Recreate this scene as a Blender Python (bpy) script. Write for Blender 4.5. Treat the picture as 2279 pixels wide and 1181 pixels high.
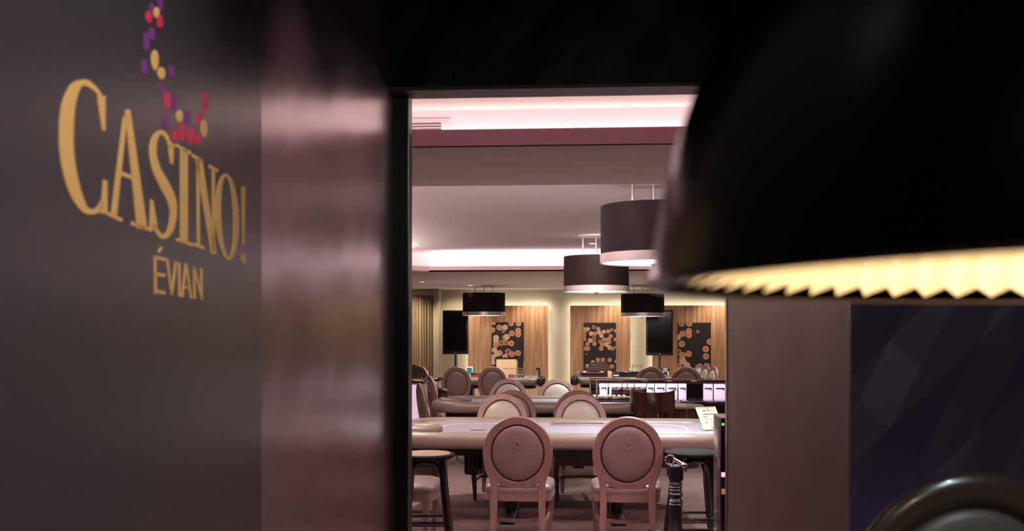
import bpy, bmesh, math, random
from mathutils import Vector, Matrix
random.seed(7)
PI = math.pi
scene = bpy.context.scene
COL = scene.collection
for _o in list(bpy.data.objects):
    bpy.data.objects.remove(_o)

# ------------------------------------------------------------------ camera, world, light, exposure
F = 2200.0                       # focal length in pixels of the 2279 x 1181 frame
HZ = 738.0                       # row of the horizon
EYE = 1.6
YAW = math.atan(148.0 / F)
S_, C_ = math.sin(YAW), math.cos(YAW)
cam = bpy.data.cameras.new('camera')
cam.sensor_width = 36.0
cam.lens = 36.0 * F / 2279.0
cam.shift_y = (HZ - 590.5) / 2279.0
cam.dof.use_dof = True
cam.dof.focus_distance = 12.0
cam.dof.aperture_fstop = 5.0
cam.clip_start = 0.02
cam_o = bpy.data.objects.new('camera', cam)
cam_o.location = (0, 0, EYE)
cam_o.rotation_euler = (PI / 2, 0, YAW)
COL.objects.link(cam_o)
scene.camera = cam_o

world = bpy.data.worlds.new('world')
scene.world = world
world.use_nodes = True
world.node_tree.nodes['Background'].inputs[0].default_value = (0.5, 0.45, 0.5, 1)
world.node_tree.nodes['Background'].inputs[1].default_value = 0.02
vs = scene.view_settings
vs.view_transform = 'Standard'
vs.look = 'None'
vs.gamma = 1.0
vs.use_curve_mapping = False
vs.exposure = 0.0
scene.cycles.use_denoising = True
scene.cycles.sample_clamp_indirect = 6.0
scene.cycles.max_bounces = 8


def area(name, loc, size, power, color, rot=(0, 0, 0), spread=PI):
    l = bpy.data.lights.new(name, 'AREA')
    l.shape = 'RECTANGLE'
    l.size, l.size_y = size
    l.energy = power
    l.color = color
    l.spread = spread
    o = bpy.data.objects.new(name, l)
    o.location = loc
    o.rotation_euler = rot
    COL.objects.link(o)
    return o


def spot(name, loc, target, power, color, angle=70, blend=0.6, radius=0.04):
    l = bpy.data.lights.new(name, 'SPOT')
    l.energy = power
    l.color = color
    l.spot_size = math.radians(angle)
    l.spot_blend = blend
    l.shadow_soft_size = radius
    o = bpy.data.objects.new(name, l)
    o.location = loc
    d = Vector(target) - Vector(loc)
    o.rotation_euler = d.to_track_quat('-Z', 'Y').to_euler()
    COL.objects.link(o)
    return o


def point(name, loc, power, color, radius=0.03):
    l = bpy.data.lights.new(name, 'POINT')
    l.energy = power
    l.color = color
    l.shadow_soft_size = radius
    o = bpy.data.objects.new(name, l)
    o.location = loc
    COL.objects.link(o)
    return o


UP = (PI, 0, 0)
PINK = (1.0, 0.50, 0.62)
PINKW = (1.0, 0.84, 0.86)
WARM = (1.0, 0.80, 0.52)
COOL = (0.86, 0.95, 1.0)
# cove tubes lying behind the plaster lips, plus a fill above the door
area('cove light door side', (0.0, 5.40, 2.61), (9.0, 0.04), 17, (1.0, 0.90, 0.92), (PI / 2 + 0.3, 0, 0))
area('pink fill above door', (0.0, 4.44, 2.70), (6.0, 0.06), 9, (1.0, 0.36, 0.52), (PI - 0.3, 0, 0))  # unseen strip added to tint the near ceiling pink
area('cove light far side', (1.5, 15.14, 2.60), (7.4, 0.08), 30, (1.0, 0.80, 0.93), (PI - 0.2, 0, 0))
area('cove light left side', (-2.95, 10.3, 2.60), (0.08, 8.0), 330, PINKW, UP)
area('cove light beam inner side', (0.6, 6.05, 2.60), (6.4, 0.08), 300, PINKW, (PI - 0.5, 0, 0))

# ------------------------------------------------------------------ pixel to world


def pray(x, y):
    u = (x - 1139.5) / F
    v = (HZ - y) / F
    return Vector((-S_ + u * C_, C_ + u * S_, v))


def P(x, y, Y):
    d = pray(x, y)
    t = Y / d.y
    return Vector((d.x * t, Y, EYE + d.z * t))


def PX(x, Y):
    return P(x, 738, Y).x


def PZ(y, Y):
    return EYE + (HZ - y) / F * Y / C_


def PCEIL(x, y, z):
    d = pray(x, y)
    t = (z - EYE) / d.z
    return Vector((d.x * t, d.y * t, z))


# ------------------------------------------------------------------ materials

def lin(h):
    if isinstance(h, str):
        h = h.lstrip('#')
        c = [int(h[i:i + 2], 16) / 255 for i in (0, 2, 4)]
        return tuple((x / 12.92 if x <= 0.04045 else ((x + 0.055) / 1.055) ** 2.4) for x in c)
    return h


def mat(name, col, rough=0.5, metal=0.0, spec=0.5, emit=None, estr=0.0, trans=0.0, alpha=1.0, coat=0.0, noise=None, bump=None, aniso=0.0):
    m = bpy.data.materials.new(name)
    m.use_nodes = True
    nt = m.node_tree
    b = nt.nodes['Principled BSDF']
    c = lin(col)
    b.inputs['Base Color'].default_value = (*c, 1)
    b.inputs['Roughness'].default_value = rough
    b.inputs['Metallic'].default_value = metal
    b.inputs['Specular IOR Level'].default_value = spec
    b.inputs['Coat Weight'].default_value = coat
    b.inputs['Coat Roughness'].default_value = 0.1
    b.inputs['Transmission Weight'].default_value = trans
    b.inputs['Alpha'].default_value = alpha
    b.inputs['Anisotropic'].default_value = aniso
    if emit is not None:
        b.inputs['Emission Color'].default_value = (*lin(emit), 1)
        b.inputs['Emission Strength'].default_value = estr
    if noise:
        sc, amt = noise
        tc = nt.nodes.new('ShaderNodeTexCoord')
        n = nt.nodes.new('ShaderNodeTexNoise')
        n.inputs['Scale'].default_value = sc
        n.inputs['Detail'].default_value = 4
        nt.links.new(tc.outputs['Object'], n.inputs['Vector'])
        mx = nt.nodes.new('ShaderNodeMix')
        mx.data_type = 'RGBA'
        mx.inputs[6].default_value = (*[x * (1 - amt) for x in c], 1)
        mx.inputs[7].default_value = (*[min(1, x * (1 + amt)) for x in c], 1)
        nt.links.new(n.outputs['Fac'], mx.inputs[0])
        nt.links.new(mx.outputs[2], b.inputs['Base Color'])
        if bump:
            bp = nt.nodes.new('ShaderNodeBump')
            bp.inputs['Strength'].default_value = bump
            bp.inputs['Distance'].default_value = 0.002
            nt.links.new(n.outputs['Fac'], bp.inputs['Height'])
            nt.links.new(bp.outputs['Normal'], b.inputs['Normal'])
    return m


def grain(name, c1, c2, axis='Z', sx=55.0, sz=1.6, rough=0.4, coat=0.0, contrast=(0.35, 0.68)):
    """wood grain running along one axis"""
    m = mat(name, c1, rough, coat=coat)
    nt = m.node_tree
    b = nt.nodes['Principled BSDF']
    tc = nt.nodes.new('ShaderNodeTexCoord')
    mp = nt.nodes.new('ShaderNodeMapping')
    mp.inputs['Scale'].default_value = {'Z': (sx, sx, sz), 'X': (sz, sx, sx), 'Y': (sx, sz, sx)}[axis]
    n = nt.nodes.new('ShaderNodeTexNoise')
    n.inputs['Scale'].default_value = 1.0
    n.inputs['Detail'].default_value = 5
    n.inputs['Distortion'].default_value = 0.9
    r = nt.nodes.new('ShaderNodeValToRGB')
    r.color_ramp.elements[0].position = contrast[0]
    r.color_ramp.elements[1].position = contrast[1]
    r.color_ramp.elements[0].color = (*lin(c1), 1)
    r.color_ramp.elements[1].color = (*lin(c2), 1)
    nt.links.new(tc.outputs['Object'], mp.inputs['Vector'])
    nt.links.new(mp.outputs['Vector'], n.inputs['Vector'])
    nt.links.new(n.outputs['Fac'], r.inputs['Fac'])
    nt.links.new(r.outputs['Color'], b.inputs['Base Color'])
    return m


def diamond(name, col, axes, a, h, rough, metal, strength, dist, off=(0.0, 0.0), coat=0.0, aniso=0.0, spec=0.5):
    """wall covering embossed with large faceted diamonds"""
    m = mat(name, col, rough, metal, coat=coat, spec=spec)
    nt = m.node_tree
    b = nt.nodes['Principled BSDF']
    tc = nt.nodes.new('ShaderNodeTexCoord')
    sp = nt.nodes.new('ShaderNodeSeparateXYZ')
    nt.links.new(tc.outputs['Object'], sp.inputs[0])

    def mth(op, i0, i1=None):
        n = nt.nodes.new('ShaderNodeMath')
        n.operation = op
        for k, i in enumerate((i0, i1)):
            if i is None:
                continue
            if isinstance(i, (int, float)):
                n.inputs[k].default_value = i
            else:
                nt.links.new(i, n.inputs[k])
        return n.outputs[0]
    u = mth('MULTIPLY', mth('ADD', sp.outputs[axes[0]], off[0]), 1 / a)
    v = mth('MULTIPLY', mth('ADD', sp.outputs[axes[1]], off[1]), 1 / h)
    p = mth('ADD', u, v)
    q = mth('SUBTRACT', u, v)
    hh = mth('ADD', mth('PINGPONG', p, 0.5), mth('PINGPONG', q, 0.5))
    hh = mth('ADD', hh, mth('MULTIPLY', mth('PINGPONG', mth('ADD', mth('MULTIPLY', p, 0.5), mth('MULTIPLY', q, 1.5)), 0.5), 0.6))
    bp = nt.nodes.new('ShaderNodeBump')
    bp.inputs['Strength'].default_value = strength
    bp.inputs['Distance'].default_value = dist
    nt.links.new(hh, bp.inputs['Height'])
    nt.links.new(bp.outputs['Normal'], b.inputs['Normal'])
    return m


M = {}
M['cream_wall'] = mat('cream painted plaster', '#a0957f', 0.7, noise=(3, 0.03))
M['ceiling'] = mat('matt ceiling paint', '#e6dad4', 0.8)
M['soffit'] = mat('taupe soffit paint', '#efe6e0', 0.7)
M['fascia'] = mat('mauve cove fascia paint', '#dcc0c4', 0.6)
M['cove_wall'] = mat('white cove paint', '#f0e6e6', 0.8)
M['black_frame'] = mat('black painted door frame', '#0d0a0c', 0.4)
M['lintel'] = mat('taupe lintel paint', '#6a5e5a', 0.5)
M['foyer_dark'] = mat('dark foyer paint', '#15101a', 0.7)
M['sign_wall'] = mat('charcoal satin wall paint', '#453c40', 0.30, spec=0.6)
M['gold'] = mat('gold lettering', '#ffc074', 0.5)
M['purple'] = mat('purple vinyl', '#8a3a90', 0.5)
M['red'] = mat('red vinyl', '#f03560', 0.5)
M['reveal'] = diamond('embossed metallic panel', '#b5a2a5', ('Y', 'Z'), 0.62, 0.62, 0.24, 0.85, 0.10, 0.02, (0.35, 0.27))
M['reveal_r'] = diamond('embossed brown panel', '#8d7b78', ('Y', 'Z'), 0.62, 0.62, 0.5, 0.3, 0.3, 0.02, (0.2, 0.27))
M['purple_wall'] = diamond('purple diamond wall covering', '#402a48', ('X', 'Z'), 0.42, 0.42, 0.5, 0.0, 0.6, 0.03, (0.1, 0.1))
M['header_wall'] = diamond('dark plum diamond wall covering', '#120a15', ('X', 'Z'), 0.5, 0.5, 0.5, 0.0, 0.5, 0.03, (0.2, 0.1))
M['panel_wood'] = grain('zebrano veneer', '#b07a50', '#e8bd92', 'Z', 38, 0.9, 0.45)
M['dark_wood'] = grain('dark polished mahogany', '#1f0f0d', '#34191a', 'Z', 30, 2.0, 0.12, coat=0.6)
M['black_lacquer'] = mat('black lacquered bentwood', '#120b0d', 0.16, coat=0.5)
M['chair_wood'] = grain('limed rosy beech', '#70544d', '#80645c', 'Z', 40, 5, 0.42)
M['bar_wood'] = mat('dark walnut varnish', '#3a2a22', 0.25, coat=0.4)
M['bar_leather'] = mat('dark taupe leather', '#4c403c', 0.45)
M['chair_leather'] = mat('taupe leather', '#6f5d58', 0.42, noise=(120, 0.05), bump=0.15)
M['chair_front'] = mat('pale taupe leather', '#8f8377', 0.42, noise=(120, 0.04), bump=0.15)
M['groove'] = mat('dark brown groove', '#2a1f1d', 0.6)
M['nail'] = mat('antique brass nails', '#6e5c48', 0.35, 0.9)
M['emblem'] = mat('gold thread', '#a08268', 0.4, 0.3)
M['rail'] = mat('taupe padded leather', '#75675c', 0.36, noise=(90, 0.04), bump=0.1)
M['felt'] = mat('grey lilac felt', '#8b858e', 0.33, noise=(200, 0.04))
M['felt_line'] = mat('white printed line', '#dcd8dc', 0.6)
M['black_satin'] = mat('black satin', '#100d0f', 0.35)
M['black_gloss'] = mat('black gloss', '#08070a', 0.08)
M['chrome'] = mat('chrome', '#d0ccd0', 0.14, 1.0)
M['dark_metal'] = mat('dark bronze metal', '#5a5054', 0.25, 1.0)
M['matt_black'] = mat('matt black vinyl', '#0c090a', 0.8, spec=0.15)
M['nickel'] = mat('satin nickel band', '#cfc2c4', 0.32, 0.55)
M['post_black'] = mat('black satin turned wood', '#17121a', 0.34)
M['brushed'] = mat('brushed steel', '#b9aeb0', 0.28, 1.0)
M['shade'] = mat('dark brown fabric shade', '#1a1012', 0.7, spec=0.12)
M['shade_in'] = mat('white shade lining', '#e8e4e0', 0.7)
M['diffuser'] = mat('lit lamp diffuser', '#ffffff', 0.5, emit=(0.85, 0.97, 1.0), estr=1.6)
M['dome'] = mat('black lacquered lamp dome', '#040304', 0.17, spec=0.2)
M['pleat'] = mat('cream pleated lining', '#f3e6cc', 0.8)
M['bulb'] = mat('lit bulb', '#ffffff', 0.5, emit=(1.0, 0.7, 0.35), estr=12)
M['screen'] = mat('switched off screen', '#0b090b', 0.12)
M['bezel'] = mat('black plastic bezel', '#131113', 0.35)
M['art_black'] = mat('dark printed canvas', '#211719', 0.45)
M['chip_a'] = mat('printed orange chip', '#d98a5c', 0.55)
M['chip_b'] = mat('printed pale chip', '#e3c3ad', 0.55)
M['chip_c'] = mat('printed rust chip', '#a85338', 0.55)
M['chip_ring'] = mat('printed chip edge', '#efc9a0', 0.55)
M['curtain'] = mat('sand curtain fabric', '#a8927a', 0.85, noise=(60, 0.05))
M['carpet'] = None
M['glow_panel'] = mat('backlit frosted panel', '#f4e8f6', 0.3, emit=(1.0, 0.70, 0.97), estr=0.5)
M['glow_strip'] = mat('backlit light strip', '#ffffff', 0.3, emit=(1.0, 0.92, 1.0), estr=1.3)
M['glass'] = mat('clear acrylic', '#f4f6f6', 0.03, trans=1.0)
M['glass'].node_tree.nodes['Principled BSDF'].inputs['IOR'].default_value = 1.25
M['smoked'] = mat('smoked mirror', '#6d5560', 0.06, 0.95)
M['paper'] = mat('cream card', '#b5a38f', 0.7)
M['ink'] = mat('brown ink', '#4a3a36', 0.7)
M['white_ink'] = mat('white ink', '#d8d8d4', 0.7)
M['light_oak'] = mat('pale maple board', '#c9a67d', 0.5, noise=(8, 0.06))
M['downlight'] = mat('lit downlight', '#ffffff', 0.5, emit=(1.0, 0.9, 0.75), estr=5)
M['white_trim'] = mat('white painted metal', '#e6dcdc', 0.5)
M['cane'] = mat('beige cane seat', '#8f7658', 0.4, noise=(70, 0.08))
M['green_led'] = mat('lit green lamp', '#20ff30', 0.4, emit=(0.2, 0.9, 0.15), estr=0.6)
M['teal'] = mat('teal felt', '#2c7d70', 0.7)
M['chips_mag'] = mat('magenta chips', '#a83a8c', 0.5)
M['chips_yel'] = mat('amber chips', '#d8a13c', 0.5)
M['chips_cream'] = mat('cream chips', '#e6d8b0', 0.5)
M['chips_teal'] = mat('turquoise chips', '#4aa8a0', 0.5)


def carpet():
    m = mat('mauve grey ribbed carpet', '#6a5654', 0.95)
    nt = m.node_tree
    b = nt.nodes['Principled BSDF']
    tc = nt.nodes.new('ShaderNodeTexCoord')
    mp = nt.nodes.new('ShaderNodeMapping')
    mp.inputs['Scale'].default_value = (3, 22, 1)
    n = nt.nodes.new('ShaderNodeTexNoise')
    n.inputs['Scale'].default_value = 1.4
    n.inputs['Detail'].default_value = 5
    r = nt.nodes.new('ShaderNodeValToRGB')
    r.color_ramp.elements[0].position = 0.35
    r.color_ramp.elements[1].position = 0.65
    r.color_ramp.elements[0].color = (*lin('#6e5a57'), 1)
    r.color_ramp.elements[1].color = (*lin('#8f7b76'), 1)
    nt.links.new(tc.outputs['Object'], mp.inputs['Vector'])
    nt.links.new(mp.outputs['Vector'], n.inputs['Vector'])
    nt.links.new(n.outputs['Fac'], r.inputs['Fac'])
    nt.links.new(r.outputs['Color'], b.inputs['Base Color'])
    return m


M['carpet'] = carpet()

# ------------------------------------------------------------------ mesh helpers


def bez(pts, n=8, closed=False):
    """Catmull-Rom through points"""
    pts = [Vector(p) for p in pts]
    out = []
    N = len(pts)
    rng = N if closed else N - 1
    for i in range(rng):
        p0 = pts[(i - 1) % N] if (closed or i > 0) else pts[0] * 2 - pts[1]
        p1 = pts[i]
        p2 = pts[(i + 1) % N]
        p3 = pts[(i + 2) % N] if (closed or i + 2 < N) else pts[-1] * 2 - pts[-2]
        for k in range(n):
            t = k / n
            out.append(0.5 * ((2 * p1) + (p2 - p0) * t + (2 * p0 - 5 * p1 + 4 * p2 - p3) * t * t + (3 * p1 - p0 - 3 * p2 + p3) * t ** 3))
    if not closed:
        out.append(pts[-1])
    return out


class MB:
    def __init__(self):
        self.bm = bmesh.new()

    def box(self, x0, x1, y0, y1, z0, z1, bev=0.0, mtx=None, seg=2):
        bm = bmesh.new()
        bmesh.ops.create_cube(bm, size=1)
        for v in bm.verts:
            v.co = Vector(((x0 + x1) / 2 + v.co.x * (x1 - x0), (y0 + y1) / 2 + v.co.y * (y1 - y0), (z0 + z1) / 2 + v.co.z * (z1 - z0)))
        if bev > 0:
            bmesh.ops.bevel(bm, geom=bm.edges[:], offset=bev, segments=seg, affect='EDGES', profile=0.5)
        self._merge(bm, mtx)
        return self

    def _merge(self, bm, mtx=None):
        if mtx is not None:
            bmesh.ops.transform(bm, matrix=mtx, verts=bm.verts)
        tmp = bpy.data.meshes.new('tmp')
        bm.to_mesh(tmp)
        bm.free()
        self.bm.from_mesh(tmp)
        bpy.data.meshes.remove(tmp)

    def lathe(self, prof, n=32, c=(0, 0, 0), mtx=None, cap=False):
        bm = bmesh.new()
        rings = []
        for r, z in prof:
            if r < 1e-6:
                rings.append([bm.verts.new((0, 0, z))])
            else:
                rings.append([bm.verts.new((r * math.cos(2 * PI * i / n), r * math.sin(2 * PI * i / n), z)) for i in range(n)])
        for a, b in zip(rings[:-1], rings[1:]):
            for i in range(n):
                j = (i + 1) % n
                if len(a) == 1 and len(b) == 1:
                    continue
                if len(a) == 1:
                    bm.faces.new((a[0], b[i], b[j]))
                elif len(b) == 1:
                    bm.faces.new((a[j], a[i], b[0]))
                else:
                    bm.faces.new((a[i], a[j], b[j], b[i]))
        if cap:
            for rg in (rings[0], rings[-1]):
                if len(rg) > 2:
                    bm.faces.new(rg)
        bmesh.ops.recalc_face_normals(bm, faces=bm.faces[:])
        bmesh.ops.translate(bm, verts=bm.verts, vec=Vector(c))
        self._merge(bm, mtx)
        return self

    def sweep(self, path, sec, closed=False, up=(0, 0, 1), scales=None, caps=True):
        """sweep a 2-D section (list of (a, b)): a along the side vector, b along the normal-up vector"""
        bm = bmesh.new()
        path = [Vector(p) for p in path]
        N = len(path)
        up = Vector(up)
        rings = []
        for i, p in enumerate(path):
            if closed:
                t = path[(i + 1) % N] - path[(i - 1) % N]
            else:
                t = path[min(i + 1, N - 1)] - path[max(i - 1, 0)]
            t.normalize()
            side = t.cross(up)
            if side.length < 1e-4:
                side = t.cross(Vector((1, 0, 0)))
            side.normalize()
            nrm = side.cross(t)
            sc = scales[i] if scales else 1.0
            if not isinstance(sc, (tuple, list)):
                sc = (sc, sc)
            rings.append([bm.verts.new(p + side * a * sc[0] + nrm * b * sc[1]) for a, b in sec])
        m = len(sec)
        rng = N if closed else N - 1
        for i in range(rng):
            a, b = rings[i], rings[(i + 1) % N]
            for k in range(m):
                l = (k + 1) % m
                bm.faces.new((a[k], a[l], b[l], b[k]))
        if caps and not closed:
            bm.faces.new(rings[0])
            bm.faces.new(rings[-1])
        bmesh.ops.recalc_face_normals(bm, faces=bm.faces[:])
        self._merge(bm)
        return self

    def tube(self, path, r, n=10, scales=None, closed=False):
        sec = [(r * math.cos(2 * PI * k / n), r * math.sin(2 * PI * k / n)) for k in range(n)]
        up = (0, 0, 1)
        d = Vector(path[-1]) - Vector(path[0])
        if not closed and abs(d.normalized().z) > 0.9:
            up = (0, 1, 0)
        return self.sweep(path, sec, closed, up, scales)

    def prism(self, poly, z0, z1, mtx=None, bev=0.0):
        bm = bmesh.new()
        lo = [bm.verts.new((x, y, z0)) for x, y in poly]
        hi = [bm.verts.new((x, y, z1)) for x, y in poly]
        bm.faces.new(lo)
        bm.faces.new(hi)
        n = len(poly)
        for i in range(n):
            j = (i + 1) % n
            bm.faces.new((lo[i], lo[j], hi[j], hi[i]))
        bmesh.ops.recalc_face_normals(bm, faces=bm.faces[:])
        if bev > 0:
            ed = [e for e in bm.edges if abs(e.verts[0].co.z - e.verts[1].co.z) < 1e-6]
            bmesh.ops.bevel(bm, geom=ed, offset=bev, segments=3, affect='EDGES', profile=0.5)
        self._merge(bm, mtx)
        return self

    def slab(self, pts, n, th):
        """planar outline given in 3-D, thickened by th along n"""
        bm = bmesh.new()
        n = Vector(n)
        a = [bm.verts.new(Vector(p)) for p in pts]
        b = [bm.verts.new(Vector(p) + n * th) for p in pts]
        bm.faces.new(a)
        bm.faces.new(b)
        k = len(pts)
        for i in range(k):
            j = (i + 1) % k
            bm.faces.new((a[i], a[j], b[j], b[i]))
        bmesh.ops.recalc_face_normals(bm, faces=bm.faces[:])
        self._merge(bm)
        return self

    def strip(self, left, right, n, th):
        """ribbon between two equally long 3-D polylines, thickened along n"""
        bm = bmesh.new()
        n = Vector(n) * th
        A = [[bm.verts.new(Vector(p)) for p in left], [bm.verts.new(Vector(p)) for p in right]]
        B = [[bm.verts.new(Vector(p) + n) for p in left], [bm.verts.new(Vector(p) + n) for p in right]]
        k = len(left)
        for i in range(k - 1):
            bm.faces.new((A[0][i], A[1][i], A[1][i + 1], A[0][i + 1]))
            bm.faces.new((B[0][i], B[1][i], B[1][i + 1], B[0][i + 1]))
            bm.faces.new((A[0][i], A[0][i + 1], B[0][i + 1], B[0][i]))
            bm.faces.new((A[1][i], A[1][i + 1], B[1][i + 1], B[1][i]))
        for e in (0, -1):
            bm.faces.new((A[0][e], A[1][e], B[1][e], B[0][e]))
        bmesh.ops.recalc_face_normals(bm, faces=bm.faces[:])
        self._merge(bm)
        return self

    def ball(self, c, r, n=8, sc=(1, 1, 1)):
        bm = bmesh.new()
        bmesh.ops.create_uvsphere(bm, u_segments=n, v_segments=max(4, n // 2), radius=r)
        for v in bm.verts:
            v.co = Vector((v.co.x * sc[0], v.co.y * sc[1], v.co.z * sc[2])) + Vector(c)
        self._merge(bm)
        return self

    def build(self, name, m, parent=None, angle=35):
        me = bpy.data.meshes.new(name)
        self.bm.to_mesh(me)
        self.bm.free()
        me.polygons.foreach_set('use_smooth', [True] * len(me.polygons))
        me.set_sharp_from_angle(angle=math.radians(angle))
        ms = m if isinstance(m, (list, tuple)) else [m]
        for x in ms:
            me.materials.append(x)
        o = bpy.data.objects.new(name, me)
        COL.objects.link(o)
        if parent is not None:
            o.parent = parent
        return o


def shift_origin(o, loc):
    loc = Vector(loc)
    o.data.transform(Matrix.Translation(-loc))
    o.location = loc
    return o


def tag(o, label, cat, group=None, kind=None):
    o['label'] = label
    o['category'] = cat
    if group:
        o['group'] = group
    if kind:
        o['kind'] = kind
    return o


def thing(name, label, cat, loc=(0, 0, 0), rz=0.0, group=None):
    o = bpy.data.objects.new(name, None)
    o.empty_display_size = 0.1
    COL.objects.link(o)
    o.location = loc
    o.rotation_euler = (0, 0, rz)
    return tag(o, label, cat, group)


def struct(o):
    o['kind'] = 'structure'
    return o


def dup(root, loc, rz, label, group=None, scale=None, drop=()):
    r = root.copy()
    COL.objects.link(r)
    r.location = loc
    r.rotation_euler = (0, 0, rz)
    r['label'] = label
    if group:
        r['group'] = group
    if scale:
        r.scale = scale
    for ch in list(root.children):
        if ch.name.split('.')[0] in drop:
            continue
        c = ch.copy()
        COL.objects.link(c)
        c.parent = r
        for g in list(ch.children):
            d = g.copy()
            COL.objects.link(d)
            d.parent = c
    return r


# ------------------------------------------------------------------ setting: casino room beyond the door
YB = 21.4            # back wall
ZC, ZS, ZL = 2.84, 2.52, 2.60     # coffer ceiling, soffit, lip top
XL, XR = -0.811, 0.649            # faces of the door reveals
struct(MB().box(-6, 6, -2.2, 22, -0.1, 0).build('floor', M['carpet']))
struct(MB().box(-6, 6, YB, YB + 0.2, 0, 3.3).build('wall_back', M['cream_wall']))
struct(MB().box(-6, -5.8, 4.4, YB, 0, 3.3).build('wall_left', M['cream_wall']))
struct(MB().box(5.8, 6, 4.4, YB, 0, 3.3).build('wall_right', M['cream_wall']))
struct(MB().box(-6, 6, 4.40, YB + 0.2, ZC, ZC + 0.1).build('ceiling', M['ceiling']))
# lower ceiling along the far wall and the left side, with a chamfered corner
b = MB()
b.prism([(-2.28, 15.0), (5.8, 15.0), (5.8, YB), (-5.8, YB), (-5.8, 6.3), (-2.75, 6.3), (-2.75, 14.5)], ZS, ZS + 0.02)
struct(b.build('ceiling_soffit', M['soffit']))
b = MB()
lip = [(-2.75, 6.3), (-2.75, 14.5), (-2.28, 15.0), (5.8, 15.0)]
lip2 = [(-2.79, 6.3), (-2.79, 14.52), (-2.30, 15.04), (5.8, 15.04)]
b.prism(lip + lip2[::-1], ZS, ZL)
struct(b.build('trim_1', M['fascia']))
b = MB()
rw = [(-3.1, 6.3), (-3.1, 14.7), (-2.45, 15.35), (5.8, 15.35)]
rw2 = [(-3.2, 6.3), (-3.2, 14.74), (-2.5, 15.45), (5.8, 15.45)]
b.prism(rw + rw2[::-1], ZS + 0.02, ZC)
struct(b.build('trim_2', M['cove_wall']))
# beam on the door side
struct(MB().box(-5.8, 5.8, 4.87, 6.2, ZS, ZS + 0.02).build('ceiling_beam', M['soffit']))
struct(MB().box(-5.8, 5.8, 4.86, 4.90, ZS, ZL).build('trim_3', M['fascia']))
struct(MB().box(-5.8, 5.8, 6.16, 6.2, ZS + 0.001, ZL).build('trim_4', M['fascia']))
struct(MB().box(-5.8, 5.8, 5.50, 5.60, ZS + 0.02, ZC).build('trim_5', M['cove_wall']))

# door wall, header, reveals, foyer
struct(MB().box(-1.05, 3.0, 4.25, 4.40, 2.66, 3.4).build('wall_header', M['header_wall']))
struct(MB().box(XL, XR, 4.245, 4.40, 2.645, 2.66).build('trim_6', M['lintel']))
struct(MB().box(-6, XL - 0.03, 4.26, 4.40, 0, 3.3).build('wall_door_left', M['foyer_dark']))
struct(MB().box(XR + 0.03, 6, 4.26, 4.40, 0, 3.3).build('wall_door_right', M['foyer_dark']))
xb = PX(917, 4.40)
struct(MB().box(XL - 0.02, xb, 4.33, 4.40, 0, 2.66).build('door_1', M['black_frame']))
struct(MB().box(xb - 0.006, xb, 4.325, 4.33, 0, 2.645).build('trim_11', M['brushed']))
struct(MB().box(XR - 0.004, XR + 0.03, 4.36, 4.41, 0, 2.66).build('trim_7', M['brushed']))
struct(MB().box(XL - 0.03, XL, 2.486, 4.33, 0, 3.4).build('wall_reveal_left', M['reveal']))
struct(MB().box(XR, XR + 0.03, 2.43, 4.36, 0, 3.4).build('wall_reveal_right', M['reveal_r']))
struct(MB().box(XR, 3.3, 2.41, 2.43, 0, 3.4).build('wall_foyer_right', M['purple_wall']))
sd = pray(1130, HZ)
sd = Vector((sd.x, sd.y, 0)).normalized()
SP0 = Vector((XL, 2.486, 0))
SN = Vector((sd.y, -sd.x, 0))            # normal towards the hall
q0, q1 = SP0, SP0 - sd * 4.6
q2, q3 = q1 - SN * 0.2, q0 - SN * 0.2
struct(MB().prism([(q.x, q.y) for q in (q0, q1, q2, q3)], 0, 3.4).build('wall_sign', M['sign_wall']))
struct(MB().box(-1.1, 3.3, -2.2, 4.26, 3.4, 3.5).build('ceiling_foyer', M['foyer_dark']))
struct(MB().box(-1.1, 3.3, -2.2, -2.1, 0, 3.4).build('wall_foyer_back', M['foyer_dark']))
struct(MB().box(3.2, 3.3, -2.2, 2.41, 0, 3.4).build('wall_foyer_side', M['foyer_dark']))

# foyer light
area('foyer ceiling light', (0.9, -1.0, 3.3), (0.6, 0.6), 45, (0.9, 1.0, 0.95), (0, 0, 0))
spot('sign fill', (0.10, 0.95, 3.3), (-0.66, 1.35, 1.55), 120, (0.98, 1.0, 0.93), 75, 0.8, 0.1)  # unseen spot added to brighten the lettering and its wall
spot('foyer downlight over chair', (0.74, 0.2, 3.3), (0.74, 1.81, 1.34), 90, (0.6, 0.82, 1.0), 18, 0.6, 0.05)
for yy in (2.8, 3.5):
    spot('pink reveal fill', (0.35, yy, 3.3), (-0.81, yy, 2.16), 55, (1.0, 0.5, 0.62), 27, 1.0, 0.06)  # added spots imitate the pink cove's reflection on the left reveal

# pelmet, pilaster and curtain at the far left
YC = 21.1
struct(MB().box(-5.8, PX(966, YC), YC - 0.05, YB, PZ(656, YC), ZS).build('trim_8', M['cream_wall']))
struct(MB().box(PX(966, YC), PX(978, YC), YC - 0.1, YB, 0, ZS).build('trim_9', M['cream_wall']))
struct(MB().box(PX(978, YB), 5.8, YB - 0.03, YB, ZS - 0.05, ZS).build('trim_10', M['cream_wall']))
b = MB()
xa, xz = -4.6, PX(965, YC) - 0.005
N = 260
fr, bk = [], []
for i in range(N + 1):
    x = xa + (xz - xa) * i / N
    y = YC + 0.05 + 0.035 * math.sin(i * 0.62) + 0.012 * math.sin(i * 1.7 + 1)
    fr.append((x, y))
    bk.append((x, y + 0.012))
b.prism(fr + bk[::-1], 0.02, PZ(656, YC))
tag(b.build('curtain', M['curtain'], angle=60), 'full length sand pleated curtain at the far left of the room', 'curtain')

# ------------------------------------------------------------------ wood panels, lights behind, artworks
YPF = 21.22


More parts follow.
